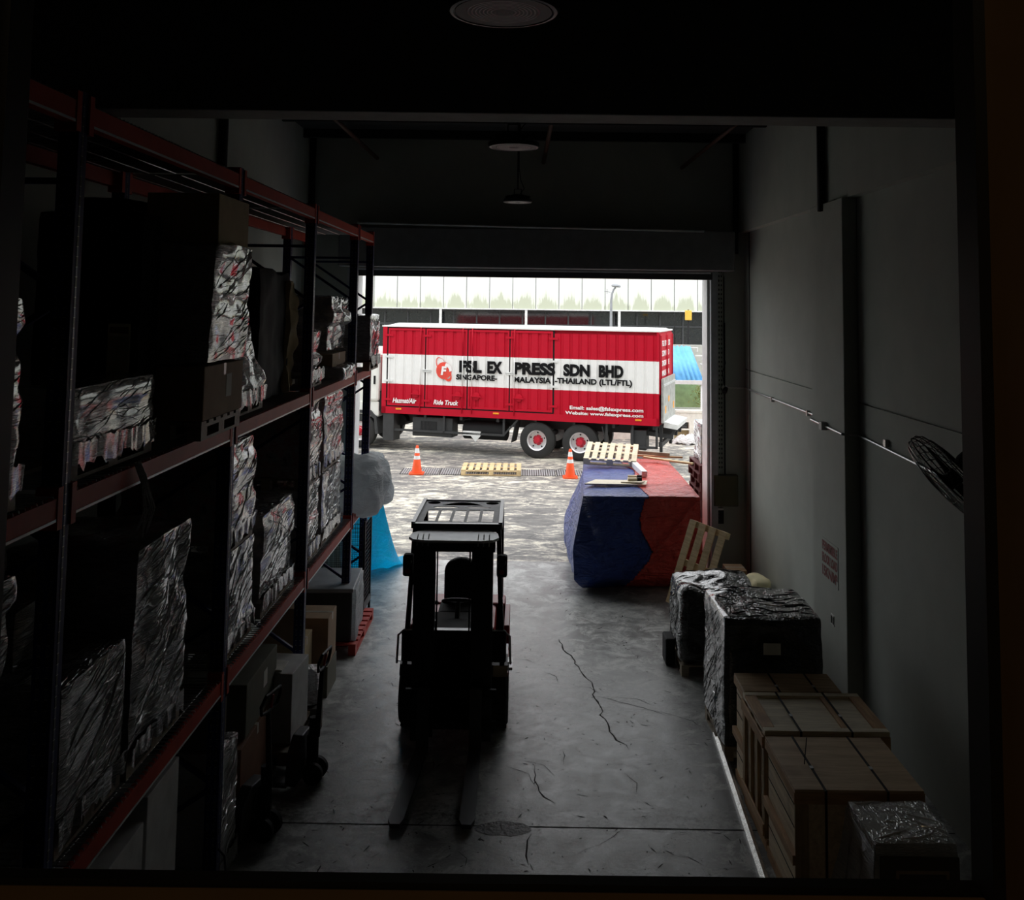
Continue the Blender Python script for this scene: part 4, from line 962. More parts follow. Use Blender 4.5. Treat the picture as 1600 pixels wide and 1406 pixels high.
# local y: -.6 mast, 0 front axle .. +1.7 rear
for s in (-1, 1):
    t = MB(); c = (s * .455, -.10, .33)
    t.lathe([(.16, -.11), (.29, -.11), (.325, -.085), (.33, 0), (.325, .085), (.29, .11), (.16, .11)], c, (1, 0, 0), 40)
    w = F(t, 'drive_wheel', 'rubber')
    tr = MB()
    for k in range(22):
        a = k * 2 * PI / 22; r0 = .338
        tr.bar((c[0] - .09, c[1] + r0 * math.cos(a), c[2] + r0 * math.sin(a)), (c[0] + .09, c[1] + r0 * math.cos(a + .1), c[2] + r0 * math.sin(a + .1)), .04, .014, (0, math.cos(a), math.sin(a)))
    tr.build('tread', 'rubber', w)
    MB().lathe([(0, -.06), (.15, -.06), (.165, -.1), (.165, .1), (.15, .06), (0, .06)], c, (1, 0, 0), 28).build('wheel_rim', 'fork red', w)
    t = MB(); t.lathe([(0, -.08), (.22, -.08), (.25, -.06), (.25, .06), (.22, .08), (0, .08)], (s * .42, 1.35, .25), (1, 0, 0), 32); F(t, 'steer_wheel', 'rubber')
    # fenders, steps, grab bars
    t = MB(); pr = [(-.42, .60), (-.38, .70), (-.16, .74), (.20, .72), (.24, .66), (.20, .68), (-.16, .69), (-.36, .66), (-.39, .60)]
    t.prism(pr, 0, s * .34, s * .555); F(t, 'fender', 'guard black')
    t = MB(); t.box(min(s * .46, s * .60), max(s * .46, s * .60), .30, .62, .40, .43); F(t, 'step_plate', 'pale metal')
    t = MB(); t.box(min(s * .545, s * .60), max(s * .545, s * .60), -.28, -.14, .69, .70); F(t, 'fender_plate', 'pale metal')
    t = MB(); t.tube([(s * .38, -.40, 1.05), (s * .52, -.40, 1.05), (s * .575, -.40, 1.0), (s * .585, -.40, .72)], .012); F(t, 'grab_bar', 'pale metal')
    # guard legs with lamps
    t = MB(); t.bar((s * .50, -.42, .72), (s * .44, -.22, 2.06), .055, .05); F(t, 'guard_leg', 'guard black')
    t = MB(); t.bar((s * .45, 1.15, .95), (s * .45, .98, 2.06), .07, .05); F(t, 'guard_leg', 'guard black')
    lm = MB(); lm.box(min(s * .43, s * .54), max(s * .43, s * .54), -.46, -.34, 1.60, 1.82); l = F(lm, 'work_lamp', 'dull black', bevel=.025)
    MB().lathe([(0, 0), (.042, 0), (.038, .01), (0, .012)], (s * .485, -.46, 1.75), (0, -1, 0), 20).build('lamp_glass', 'glass dark', l)
    MB().lathe([(0, 0), (.026, 0), (.022, .01), (0, .012)], (s * .485, -.46, 1.66), (0, -1, 0), 16).build('indicator', 'fork red', l)
    # mast channels
    t = MB(); t.prism([(s * .40, -.70), (s * .40, -.53), (s * .31, -.53), (s * .31, -.555), (s * .375, -.555), (s * .375, -.675), (s * .31, -.675), (s * .31, -.70)], 2, .08, 2.03); F(t, 'outer_mast_rail', 'guard black')
    t = MB(); t.prism([(s * .36, -.66), (s * .36, -.57), (s * .185, -.57), (s * .185, -.66)], 2, .10, 2.05); F(t, 'inner_mast_rail', 'guard black')
    t = MB(); t.tube([(s * .21, -.55, .15), (s * .21, -.55, 1.2)], .035, 16); t.tube([(s * .21, -.55, 1.2), (s * .21, -.55, 1.98)], .022, 12); F(t, 'lift_cylinder', 'black steel')
    t = MB(); t.tube([(s * .165, -.64, .3), (s * .165, -.64, 1.98)], .009, 6); F(t, 'lift_chain', 'black steel')
    t = MB(); t.bar((s * .36, -.54, .62), (s * .36, -.1, .60), .06, .06); F(t, 'tilt_cylinder', 'black steel')
t = MB(); t.prism([(-.33, -.36), (-.44, -.50), (-.455, -.68), (-.40, -.78), (-.28, -.82), (.28, -.82), (.40, -.78), (.455, -.68), (.44, -.50), (.33, -.36)], 2, 2.035, 2.06); F(t, 'mast_top_plate', 'pale metal')
t = MB(); t.box(-.42, .42, -.74, -.56, 1.93, 2.03); F(t, 'mast_top_tie', 'guard black')
for z in (.14, 1.02): t = MB(); t.box(-.40, .40, -.575, -.53, z, z + .09); F(t, 'mast_cross_tie', 'guard black')
for s in (-1, 1):
    t = MB()
    for k in range(3): t.tube([(s * (.25 + k * .055), -.80, 2.0), (s * (.25 + k * .055), -.77, 2.06), (s * (.25 + k * .055), -.68, 2.085)], .006, 6)
    F(t, 'hose_guide', 'pale metal')
t = MB(); t.box(-.45, .45, -.76, -.72, .22, .30); t.box(-.45, .45, -.76, -.72, .52, .60); t.box(-.30, -.22, -.72, -.66, .22, .6); t.box(.22, .30, -.72, -.66, .22, .6); F(t, 'carriage', 'black steel')
for x, dx in ((-.27, -.08), (.25, 0)):
    t = MB(); t.hexa([(x - .06, -.80, .04), (x + .06, -.80, .04), (x + .06, -.76, .04), (x - .06, -.76, .04), (x - .06, -.80, .62), (x + .06, -.80, .62), (x + .06, -.76, .62), (x - .06, -.76, .62)])
    t.prism([(x - .06, -.77), (x + .06, -.77), (x + dx + .065, -2.12), (x + dx + .04, -2.20), (x + dx - .04, -2.20), (x + dx - .065, -2.12)], 2, .03, .065); F(t, 'fork', 'fork steel')
# body
t = MB(); t.box(-.38, .38, -.45, .25, .18, 1.04); F(t, 'front_cowl', 'dull black', bevel=.02)
t = MB(); t.box(-.54, .54, -.43, -.34, .74, 1.05); F(t, 'dashboard', 'dull black', bevel=.02)
t = MB(); t.box(-.36, .36, -.46, -.36, 1.05, 1.065); F(t, 'dash_trim', 'pale metal')
t = MB(); t.box(-.50, .50, .0, .95, .30, .52); F(t, 'floor_plate', 'chassis', bevel=.01)
t = MB(); t.box(-.40, .40, .35, 1.2, .50, .84); F(t, 'engine_hood', 'fork red', bevel=.04)
t = MB(); t.prism([(1.15, .14), (1.62, .20), (1.70, .45), (1.64, .78), (1.50, .86), (1.15, .86)], 0, -.50, .50); F(t, 'counterweight', 'fork red', bevel=.03)
for s in (-1, 1): t = MB(); t.prism([(-.30, .45), (1.2, .45), (1.2, .84), (.55, .80), (.35, .60), (-.30, .60)], 0, s * .50, s * .56); F(t, 'side_panel', 'fork red', bevel=.01)
# seat, wheel, levers
t = MB(); t.box(-.25, .21, .45, .92, .84, .97); st = F(t, 'seat_cushion', 'dull black', bevel=.04)
t = MB(); pr = [(-.25 + .0, 0)]
out = []
for k in range(13): a = PI * k / 12; out.append((-.01 + .20 * math.cos(a), 1.30 + .15 * math.sin(a)))
poly = [(.19, .92)] + out + [(-.21, .92)]
t.prism(poly, 1, .86, .98); F(t, 'seat_back', 'dull black', bevel=.03)
t = MB(); t.tube([(.0 + .17 * math.cos(k * PI / 16), .18 + .16 * math.sin(k * PI / 16), 1.17 - .07 * math.sin(k * PI / 16)) for k in range(32)], .014, 8, True); sw = F(t, 'steering_wheel', 'black steel')
MB().tube([(-.16, .18, 1.17), (0, .18, 1.14), (.16, .18, 1.17)], .012, 8).build('spoke', 'black steel', sw)
t = MB(); t.tube([(0, -.05, .95), (0, .18, 1.15)], .028, 12); F(t, 'steering_column', 'black steel')
for k in range(3): t = MB(); t.tube([(-.36 + k * .07, .0, 1.02), (-.36 + k * .07, -.02, 1.20)], .006); t.lathe([(0, -.02), (.02, -.01), (.02, .02), (0, .03)], (-.36 + k * .07, -.02, 1.21), n=10); F(t, 'control_lever', 'black steel')
# overhead guard with slots, ovals and round holes
cu = bpy.data.curves.new('g', 'CURVE'); cu.dimensions = '2D'; cu.fill_mode = 'BOTH'; cu.extrude = .003
def poly(pts):
    s = cu.splines.new('POLY'); s.points.add(len(pts) - 1)
    for q, p in zip(s.points, pts): q.co = (p[0], p[1], 0, 1)
    s.use_cyclic_u = True
poly([(-.44, -.28), (.44, -.28), (.45, .95), (-.45, .95)])
def ell(cx, cy, a, c, n=28): poly([(cx + a * math.cos(2 * PI * k / n), cy + c * math.sin(2 * PI * k / n)) for k in range(n)])
for k in range(5):
    x = -.31 + k * .155; poly([(x - .062, -.12), (x + .062, -.12), (x + .062, .44), (x - .062, .44)])
ell(-.18, .59, .15, .045); ell(.18, .59, .15, .045); ell(-.34, .83, .075, .075); ell(.34, .83, .075, .075)
poly([(-.24 + .48 * k / 16, .70 + .17 * math.sin(PI * k / 16)) for k in range(17)])
ob = bpy.data.objects.new('g', cu); COL.objects.link(ob); dg = bpy.context.evaluated_depsgraph_get()
me = bpy.data.meshes.new_from_object(ob.evaluated_get(dg)); bpy.data.objects.remove(ob); me.materials.clear(); me.materials.append(MC['lamp grey'])
g = bpy.data.objects.new('overhead_guard', me); COL.objects.link(g); g.parent = fk; g.location = (0, 0, 2.09)
for s in (-1, 1): MB().bar((s * .46, -.28, 2.085), (s * .455, .96, 2.085), .04, .07).build('side_tube', 'guard black', g)
for o in [x for x in bpy.data.objects if x.parent == g]: o.location = (0, 0, -2.09)
t = MB(); t.bar((-.46, -.28, 2.07), (.46, -.28, 2.07), .06, .08); F(t, 'guard_front_bar', 'guard black')
t = MB(); t.bar((-.46, .96, 2.07), (.46, .96, 2.07), .05, .07); F(t, 'guard_rear_bar', 'guard black')

# ================================================================ YARD
def cone(loc, label):
    t = thing('traffic_cone', label, 'traffic cone', loc)
    MB().prism([(-.19, -.15), (-.15, -.19), (.15, -.19), (.19, -.15), (.19, .15), (.15, .19), (-.15, .19), (-.19, .15)], 2, 0, .035).build('base', 'cone orange', t)
    MB().lathe([(.135, .035), (.035, .72), (.028, .73), (.0, .73)], n=28).build('body', 'cone orange', t)
    for z0, z1 in ((.38, .47), (.54, .66)):
        f = lambda z: .135 - .1 * (z - .035) / .685 + .003
        MB().lathe([(f(z0), z0), (f(z1), z1)], n=28).build('reflective_band', 'reflective white', t)
    return t
cone((-2.74, 25.4, -.02), 'orange traffic cone left of the yard pallet')
cone((1.24, 25.12, -.02), 'orange traffic cone beside the blue tarpaulin stack')
d = thing('drain_cover', 'long steel grating drain crossing the yard under the cones', 'drain', (0, 25.75, -.02))
for k in range(7):
    x = -3.18 + k * 1.02; o = MB().box(-.5, .5, -.45, .45, 0, .012).build('grating', 'grate', d, loc=(x + .5, 0, 0))
    MB().box(-.5, -.48, -.45, .45, .012, .016).build('frame_bar', 'chassis', o); MB().box(-.5, .5, -.45, -.43, .012, .016).build('frame_bar', 'chassis', o)
o = pallet_mesh(1.55, 1.15, .14, 9).build('wooden_pallet', 'pine'); o.location = (-.80, 25.75, -.004); tag(o, 'new yellow wooden pallet lying on the yard drain between the cones', 'pallet')

# ---------------------------------------------------------------- the lorry
TA = (.37, 28.05); TRZ = math.atan(-.305)
lo = thing('box_lorry', 'red and white box lorry with company lettering parked across the yard', 'lorry', (TA[0], TA[1], -.02), TRZ)
Z = .02
def T(b, name, m, par=lo, **k): return b.build(name, m, par, **k)
U0, U1, W, ZB, ZT = -4.87, 3.57, 2.42, 1.10, 3.75
t = MB(); t.box(U0, U1, .07, W, ZB, ZT - .04); T(t, 'cargo_body', 'truck red')
t = MB(); t.prism([(0, ZT - .04), (W / 2, ZT + .05), (W, ZT - .04)], 0, U0 - .02, U1 + .02); t.box(U0 - .03, U1 + .03, -.02, W + .02, ZT - .05, ZT - .01); T(t, 'roof', 'truck white')
G = [-4.70, -3.46, -2.11, -.80, .52]
S0, S1_ = 1.99, 2.88
def corr(u0, u1, z0, z1, par, name='corrugated_panel', y=.0):
    """fluted steel sheet; red above and below, white band between"""
    b = MB(); n = max(1, round((u1 - u0) / .27)); p = (u1 - u0) / n; prof = []
    for k in range(n):
        a = u0 + k * p; prof += [(a, y), (a + p * .60, y), (a + p * .68, y + .03), (a + p * .92, y + .03)]
    prof.append((u1, y))
    for (za, zb, mi) in ((z0, S0, 0), (S0, S1_, 1), (S1_, z1, 0)):
        b.mi = mi; m = len(prof); vs = [(q[0], q[1], za) for q in prof] + [(q[0], q[1], zb) for q in prof]
        b.add(vs, [(i, i + 1, m + i + 1, m + i) for i in range(m - 1)])
    b.mi = 0
    return T(b, name, ['truck red', 'truck white'], par)
def frame_bar(u0, u1, z0, z1, par, m='truck red', y0=-.015, y1=.04, name='frame'):
    b = MB(); b.box(u0, u1, y0, y1, z0, z1); return T(b, name, m, par)
# four side doors
for k in range(4):
    a, c = G[k] + .02, G[k + 1] - .02
    dr = thing_o = bpy.data.objects.new('side_door', None); COL.objects.link(dr); dr.parent = lo; dr.empty_display_size = .1
    corr(a + .05, c - .05, 1.40, 3.60, dr, 'door_skin', .005)
    for (u0, u1) in ((a, a + .05), (c - .05, c)):
        for z0, z1, m in ((1.34, S0, 'truck red'), (S0, S1_, 'truck white'), (S1_, 3.66, 'truck red')): frame_bar(u0, u1, z0, z1, dr, m, name='door_stile')
    frame_bar(a + .05, c - .05, 1.34, 1.40, dr, name='door_rail'); frame_bar(a + .05, c - .05, 3.60, 3.66, dr, name='door_rail')
    lu = c - .13 if k in (0, 1) else a + .13
    MB().tube([(lu, -.035, 1.2), (lu, -.035, S0)], .014).build('latch_rod', 'truck red', dr); MB().tube([(lu, -.035, S0), (lu, -.035, S1_)], .014).build('latch_rod', 'truck white', dr); MB().tube([(lu, -.035, S1_), (lu, -.035, 3.7)], .014).build('latch_rod', 'truck red', dr)
    hu = lu - .14 if k in (0, 1) else lu + .14
    MB().lathe([(0, 0), (.11, 0), (.11, .02), (.0, .03)], (hu, -.012, 1.72), (0, -1, 0), 20).build('handle_recess', 'truck red', dr)
    MB().bar((hu - .17, -.055, 1.72), (hu + .17, -.055, 1.70), .03, .035).build('door_handle', 'truck red', dr)
    hg = a if k in (0, 1) else c
    for z, m in ((1.52, 'truck red'), (2.08, 'post white') if k in (0, 3) else (2.4, 'post white'), (2.80, 'post white') if k in (0, 3) else (2.42, 'post white'), (3.45, 'truck red')):
        MB().box(hg - .10, hg + .16, -.035, -.015, z - .03, z + .03).build('hinge', m, dr)
for g_ in G: frame_bar(g_ - .025, g_ + .025, 1.32, 3.68, lo, 'dull black', .008, .028, 'door_seal')
frame_bar(G[0], G[-1], 3.665, 3.69, lo, 'dull black', .008, .025, 'door_seal'); frame_bar(G[0], G[-1], 1.30, 1.335, lo, 'dull black', .008, .025, 'door_seal')
corr(G[-1] + .03, U1 - .06, 1.30, 3.60, lo)
for z0, z1, m in ((ZB, S0, 'truck red'), (S0, S1_, 'truck white'), (S1_, ZT - .05, 'truck red')):
    frame_bar(U1 - .06, U1, z0, z1, lo, m, name='corner_post'); frame_bar(U0, G[0] - .03, z0, z1, lo, m, name='corner_post')
frame_bar(U0, U1, ZB, 1.30, lo, name='bottom_rail'); frame_bar(U0, U1, 3.69, ZT - .04, lo, name='top_rail', y0=-.01)
for u in (-4.3, -1.2, 3.0): frame_bar(u - .09, u + .09, 1.22, 1.265, lo, 'amber', -.03, -.015, 'side_marker')
# lettering
y = -.012
for s, u0, u1, z0, z1, m, bo_, sh in (
    ('FSL', -2.37, -1.66, 2.39, 2.75, 'letter black', .055, 0), ('EX', -1.49, -1.02, 2.39, 2.75, 'letter black', .055, 0), ('PRESS', -.67, .58, 2.39, 2.75, 'letter black', .055, 0), ('SDN', .82, 1.60, 2.39, 2.74, 'letter black', .055, 0), ('BHD', 1.86, 2.57, 2.39, 2.74, 'letter black', .055, 0),
    ('SINGAPORE-', -2.46, -1.18, 2.18, 2.34, 'letter black', .04, 0), ('MALAYSIA', -.67, .46, 2.16, 2.33, 'letter black', .04, 0), ('-THAILAND (LTL/FTL)', .57, 2.82, 2.13, 2.34, 'letter black', .04, 0),
    ('Hazmat/Air', -4.50, -3.72, 1.42, 1.57, 'letter white', .03, .25), ('Ride Truck', -3.17, -2.38, 1.42, 1.56, 'letter white', .03, .25),
    ('Email: sales@fslexpress.com', 1.02, 3.14, 1.43, 1.57, 'letter white', .03, 0), ('Website: www.fslexpress.com', .89, 3.14, 1.29, 1.41, 'letter white', .03, 0)):
    text_mesh(s, 'lettering', m, lo, u0, u1, z0, z1, y - .012, bo_, sh)
# round swoosh emblem with a white F
t = MB(); n = 40
def ring2(cx, cz, a, c, rot, w0, w1, yy):
    vs = []
    for k in range(n + 1):
        q = 2 * PI * k / n; wd = w0 + (w1 - w0) * (.5 + .5 * math.cos(q + 2.3))
        for f in (1, 1 - wd):
            X = a * f * math.cos(q); Y = c * f * math.sin(q); vs.append((cx + X * math.cos(rot) - Y * math.sin(rot), yy, cz + X * math.sin(rot) + Y * math.cos(rot)))
    t.add(vs, [(2 * k, 2 * k + 1, 2 * k + 3, 2 * k + 2) for k in range(n)])
t.add([(-2.86 + .245 * math.cos(2 * PI * k / n), y - .006, 2.43 + .25 * math.sin(2 * PI * k / n)) for k in range(n)], [tuple(range(n))])
ring2(-2.86, 2.47, .17, .40, .55, .04, .22, y - .010)
em = T(t, 'emblem', 'logo red')
t = MB(); nn = 20
t.add([(-2.82 + .22 * math.cos(a_), y - .012, 2.44 + .22 * math.sin(a_)) for a_ in [(-.05 + 1.5 * k / nn) for k in range(nn + 1)]] + [(-2.82 + .17 * math.cos(a_) - .03, y - .012, 2.44 + .16 * math.sin(a_) - .03) for a_ in [(-.05 + 1.5 * k / nn) for k in range(nn + 1)]][::-1], [tuple(range(2 * nn + 2))])
t.build('white_crescent', 'letter white', em)
text_mesh('F', 'emblem_letter', 'letter white', em, -2.95, -2.76, 2.30, 2.56, y - .02, .05, .15)
# rear doors, tail lift, bumper
for k, (v0, v1) in enumerate(((.06, 1.20), (1.24, 2.38))):
    t = MB(); t.box(U1, U1 + .03, v0, v1, 1.95, 3.64); o = T(t, 'rear_door', 'truck red')
    for z in (2.2, 2.45, 2.7, 2.95, 3.2, 3.42):
        b = MB(); r = random.Random(int(z * 100) + k); v = v0 + .2
        while v < v1 - .3: l_ = .06 + .08 * r.random(); b.box(U1 + .03, U1 + .033, v, v + l_, z - .035, z + .035); v += l_ + .03
    for v in (v0 + .08, v1 - .08): MB().tube([(U1 + .05, v, 1.98), (U1 + .05, v, 3.6)], .016).build('latch_rod', 'truck red', o)
for k, (s, z) in enumerate((('FSL EXPRESS', 3.36), ('SDN BHD', 3.08), ('SINGAPORE', 2.80), ('MALAYSIA', 2.52), ('THAILAND', 2.26))):
    tm = text_mesh(s, 'lettering', 'letter white', lo, 0, 1.5, z - .07, z + .09, 0, .02)
    for v in tm.data.vertices: x, yy, zz = v.co; v.co = (U1 + .036 - yy, .35 + x * (1.0 if k == 0 else .9), zz)
t = MB(); t.box(U1 + .06, U1 + .12, .06, W - .06, 1.18, 2.40); tl = T(t, 'tail_lift', 'tail lift grey')
MB().box(U1 + .12, U1 + .14, .08, W - .08, 2.18, 2.24).build('lip', 'pale metal', tl)
for v in (.35, 1.9): MB().box(U1 + .12, U1 + .123, v, v + .22, 1.42, 1.62).build('warning_plate', 'amber', tl)
MB().box(U1 + .12, U1 + .123, .95, 1.2, 1.7, 1.86).build('warning_plate', 'amber', tl)
MB().lathe([(0, 0), (.09, 0), (.09, .003), (0, .003)], (U1 + .12, 1.08, 1.5), (1, 0, 0), 20).build('sticker', 'lamp grey', tl)
t = MB(); t.hexa([(U1 + .10, .2, 1.05), (U1 + .48, .2, 1.0), (U1 + .48, 2.2, 1.0), (U1 + .10, 2.2, 1.05), (U1 + .12, .2, 1.20), (U1 + .50, .2, 1.13), (U1 + .50, 2.2, 1.13), (U1 + .12, 2.2, 1.20)]); T(t, 'lift_platform_edge', 'post white')
for v in (.35, 1.2, 2.0):
    t = MB(); t.bar((U1 - .35, v, .85), (U1 + .35, v, .78), .10, .12); t.bar((U1 + .3, v, .80), (U1 + .42, v, 1.05), .08, .08); T(t, 'lift_arm', 'chassis')
t = MB(); t.box(U1 - .02, U1 + .08, .1, W - .1, .52, .64); T(t, 'rear_bumper', 'chassis')
for v in (.3, 2.1): t = MB(); t.box(U1 - .02, U1 + .06, v - .04, v + .04, .35, 1.1); T(t, 'bumper_bracket', 'chassis')
# chassis
for v in (.75, 1.65): t = MB(); t.box(-7.2, U1 - .1, v - .04, v + .04, .78, 1.08); T(t, 'chassis_rail', 'chassis')
for k in range(8): t = MB(); u = U0 + .2 + k * 1.15; t.box(u, u + .08, .1, W - .1, .98, 1.10); T(t, 'cross_member', 'chassis')
def side_guard(u0, u1, z0, z1):
    t = MB(); t.box(u0, u1, .05, .09, z0, z0 + .06); o = T(t, 'side_guard', 'chassis')
    for u in (u0, (u0 + u1) / 2, u1 - .06):
        MB().box(u, u + .06, .05, .10, z0, 1.1).build('guard_post', 'chassis', o)
side_guard(U0 + .05, -.95, .58, .64); MB().bar((-1.0, .07, .60), (-.55, .07, 1.08), .05, .05).build('guard_brace', 'chassis', lo)
side_guard(2.05, U1 - .04, .46, .6)
t = MB(); t.box(U0 + .05, U0 + .40, .02, .5, .28, 1.1); T(t, 'mud_flap_bracket', 'chassis')
t = MB(); t.box(-3.9, -2.6, .12, .60, .45, 1.02); o = T(t, 'battery_box', 'chassis', bevel=.03)
for k in range(12): MB().box(-3.62 + k * .045, -3.60 + k * .045, .112, .12, .6, .9).build('louvre', 'dull black', o)
t = MB(); t.tube([(-2.3, .42, .68), (-1.0, .42, .68)], .27, 24); T(t, 'fuel_tank', 'dull black')
t = MB(); t.box(-2.25, -1.7, .05, .12, .55, .68); T(t, 'tank_bracket', 'post white'); t = MB(); t.prism([(-2.0, .55), (-1.7, .55), (-1.85, .38)], 1, .05, .09); T(t, 'tank_bracket', 'post white')
t = MB(); t.box(2.75, 3.2, .12, .6, .40, .95); T(t, 'tool_box', 'chassis', bevel=.02)
t = MB(); t.tube([(-4.4, .45, .85), (-4.4, 1.6, .85)], .16, 20); T(t, 'air_tank', 'dull black')
for u, nm in ((-.62, 'mudguard'), (1.95, 'mudguard')):
    t = MB(); s_ = -1 if u < 0 else 1; t.bar((u, .3, 1.02), (u + s_ * .12, .3, .42), .5, .02, (1, 0, 0)); T(t, nm, 'chassis')
# wheels
def wheel(u, front=False, far=False):
    v = .18 if not far else W - .18; ax = (0, -1, 0) if not far else (0, 1, 0)
    o = bpy.data.objects.new('wheel', None); COL.objects.link(o); o.parent = lo; o.location = (u, v, .52)
    MB().lathe([(.29, -.14), (.40, -.145), (.49, -.12), (.52, -.09), (.52, .09), (.49, .12), (.40, .145), (.29, .14), (.28, .0)], (0, 0, 0), ax, 48, True).build('tyre', 'rubber', o)
    if front: pr = [(.0, .15), (.10, .15), (.13, .10), (.24, .09), (.275, .12), (.29, .14), (.295, .13), (.295, -.1), (0, -.1)]
    else: pr = [(.0, .0), (.13, .0), (.20, .02), (.245, .03), (.26, .12), (.29, .145), (.295, .13), (.295, -.1), (0, -.1)]
    MB().lathe(pr, (0, 0, 0), ax, 40).build('rim', 'rim', o)
    h = .0 if not front else .10
    MB().lathe([(0, h + .12), (.07, h + .12), (.085, h + .10), (.11, h + .03), (.15, h + .005), (.15, h - .02), (0, h - .02)], (0, 0, 0), ax, 32).build('hub', 'hub red', o)
    s = -1 if not far else 1
    for k in range(10):
        a = k * PI / 5; MB().lathe([(0, 0), (.014, 0), (.014, .03), (0, .03)], (.135 * math.cos(a), s * (h + .0), .135 * math.sin(a)), ax, 6).build('wheel_nut', 'rim' if k % 2 else 'hub red', o)
        if k % 2 == 0 and not front: MB().lathe([(0, 0), (.024, 0), (.024, .002), (0, .002)], (.215 * math.cos(a + .3), s * .0305, .215 * math.sin(a + .3)), ax, 10).build('vent_hole', 'dull black', o)
for u, fr in ((-5.62, True), (.03, False), (1.30, False)): wheel(u, fr); wheel(u, fr, True)
for u in (.03, 1.30): t = MB(); t.tube([(u, .3, .52), (u, W - .3, .52)], .09, 12); T(t, 'axle', 'chassis')
# cab, mostly hidden by the door jamb and the rack
cb = bpy.data.objects.new('cab', None); COL.objects.link(cb); cb.parent = lo
t = MB(); t.prism([(-7.3, .95), (-5.02, .95), (-5.02, 2.80), (-5.25, 2.98), (-6.7, 3.0), (-7.05, 2.75), (-7.35, 1.9)], 1, .10, W - .10); t.build('cab_shell', 'cab white', cb, bevel=.05)
MB().box(-5.50, -4.98, .02, W - .02, 1.42, 2.86).build('air_deflector', 'cab white', cb, bevel=.09)
MB().box(-5.16, -5.10, .0, .02, 1.95, 2.2).build('door_latch', 'dull black', cb)
MB().box(-6.75, -5.62, .09, .10, 1.45, 2.7).build('cab_door', 'cab white', cb, bevel=.008); MB().box(-6.6, -5.75, .08, .09, 2.05, 2.62).build('side_window', 'glass dark', cb)
MB().tube([(-6.0, .05, 1.75), (-6.0, .02, 1.78), (-6.0, .02, 2.0), (-6.0, .05, 2.03)], .015).build('grab_handle', 'post white', cb)
MB().box(-7.36, -5.0, .08, W - .08, .98, 1.42).build('lower_panel', 'cab white', cb, bevel=.03)
t = MB(); t.prism([(-6.35, .45), (-6.2, .95), (-5.95, 1.15), (-5.25, 1.15), (-5.05, .95), (-4.98, .45), (-5.08, .45), (-5.13, .90), (-5.35, 1.06), (-5.9, 1.06), (-6.13, .88), (-6.25, .45)], 1, .03, .55); t.build('wheel_arch', 'chassis', cb)
MB().box(-7.4, -6.3, .05, W - .05, .38, .98).build('front_bumper', 'chassis', cb, bevel=.04)
MB().box(-5.05, -4.9, .1, .6, 1.15, 1.75).build('intake_box', 'dull black', cb)
MB().tube([(-4.95, .3, 1.2), (-4.95, .3, 1.7), (-4.95, .9, 1.72)], .09, 12).build('intake_pipe', 'dull black', cb)

# ---------------------------------------------------------------- building opposite
ob_ = thing('opposite_building', 'long building opposite with stained white fascia and dark glazed front', 'building', (0, 45, -.02), 0)
t = MB(); t.box(-30, 30, 0, .3, 4.22, 9.0); fa = t.build('fascia', 'fascia', ob_)
# joints between fascia panels
t = MB()
for k in range(55): x = -29.7 + k * 1.08; t.box(x - .012, x + .012, -.006, 0, 4.22, 9.0)
t.build('panel_joints', 'mullion', fa)
MB().box(-30, 30, -.04, .35, 4.16, 4.22).build('fascia_drip', 'post white', fa)
MB().box(-30, 30, .9, 1.1, 2.3, 4.2).build('glazing', 'glass dark', ob_)
for k in range(56):
    x = -29.5 + k * 1.09; MB().box(x - .035, x + .035, .82, .9, 2.3, 4.22).build('mullion', 'mullion', ob_)
for z in (3.42, 4.05): MB().box(-30, 30, .83, .9, z, z + .07).build('transom', 'mullion', ob_)
for x in (-11.9, -7.9, -3.9, .1, 4.45): MB().box(x - .06, x + .06, -.02, .1, 2.3, 4.2).build('white_post', 'post white', ob_)
MB().box(-30, 30, .6, 1.1, 2.05, 2.3).build('sill_band', 'post white', ob_); MB().box(-30, 30, .85, 1.2, 0, 2.05).build('base_wall', 'grey render', ob_)
MB().box(-30, 30, .3, 12, 4.22, 4.4).build('soffit', 'dark soffit', ob_); MB().box(-30, 30, 11.5, 12, 0, 9).build('rear_wall', 'grey render', ob_); MB().box(-30, 30, .3, 12, 8.8, 9).build('roof', 'grey render', ob_)

# street lamp
sl_ = thing('street_lamp', 'grey street lamp with curved arm in front of the white fascia', 'street lamp', (3.57, 39.5, -.02))
MB().tube([(0, 0, 0), (0, 0, 3.0), (0, 0, 4.6), (.03, 0, 4.9), (.10, 0, 5.08), (.18, 0, 5.17)], [.07, .06, .05, .045, .04, .035], 12).build('pole', 'lamp grey', sl_)
MB().lathe([(0, 0), (.16, .01), (.2, .05), (.17, .11), (.06, .14), (0, .15)], (.19, 0, 5.17), (.1, 0, 1), 24).build('lamp_head', 'lamp grey', sl_)
MB().bar((-.28, 0, 5.0), (-.03, 0, 4.97), .02, .02).build('antenna_arm', 'lamp grey', sl_); MB().bar((-.17, 0, 5.1), (-.17, 0, 4.9), .02, .02).build('antenna_arm', 'lamp grey', sl_)
# yellow sign on a pole
yp = thing('sign_pole', 'thin dark pole with small yellow sign box near the right door jamb', 'sign', (6.65, 39.0, -.02))
MB().tube([(0, 0, 0), (0, 0, 4.3)], .035, 8).build('pole', 'dull black', yp); MB().box(-.13, .13, -.08, .06, 3.87, 4.27).build('sign_box', 'sign yellow', yp, bevel=.02)
MB().tube([(-.55, 0, 2.6), (-.55, 0, 4.2)], .02, 6).build('side_rod', 'dull black', yp)
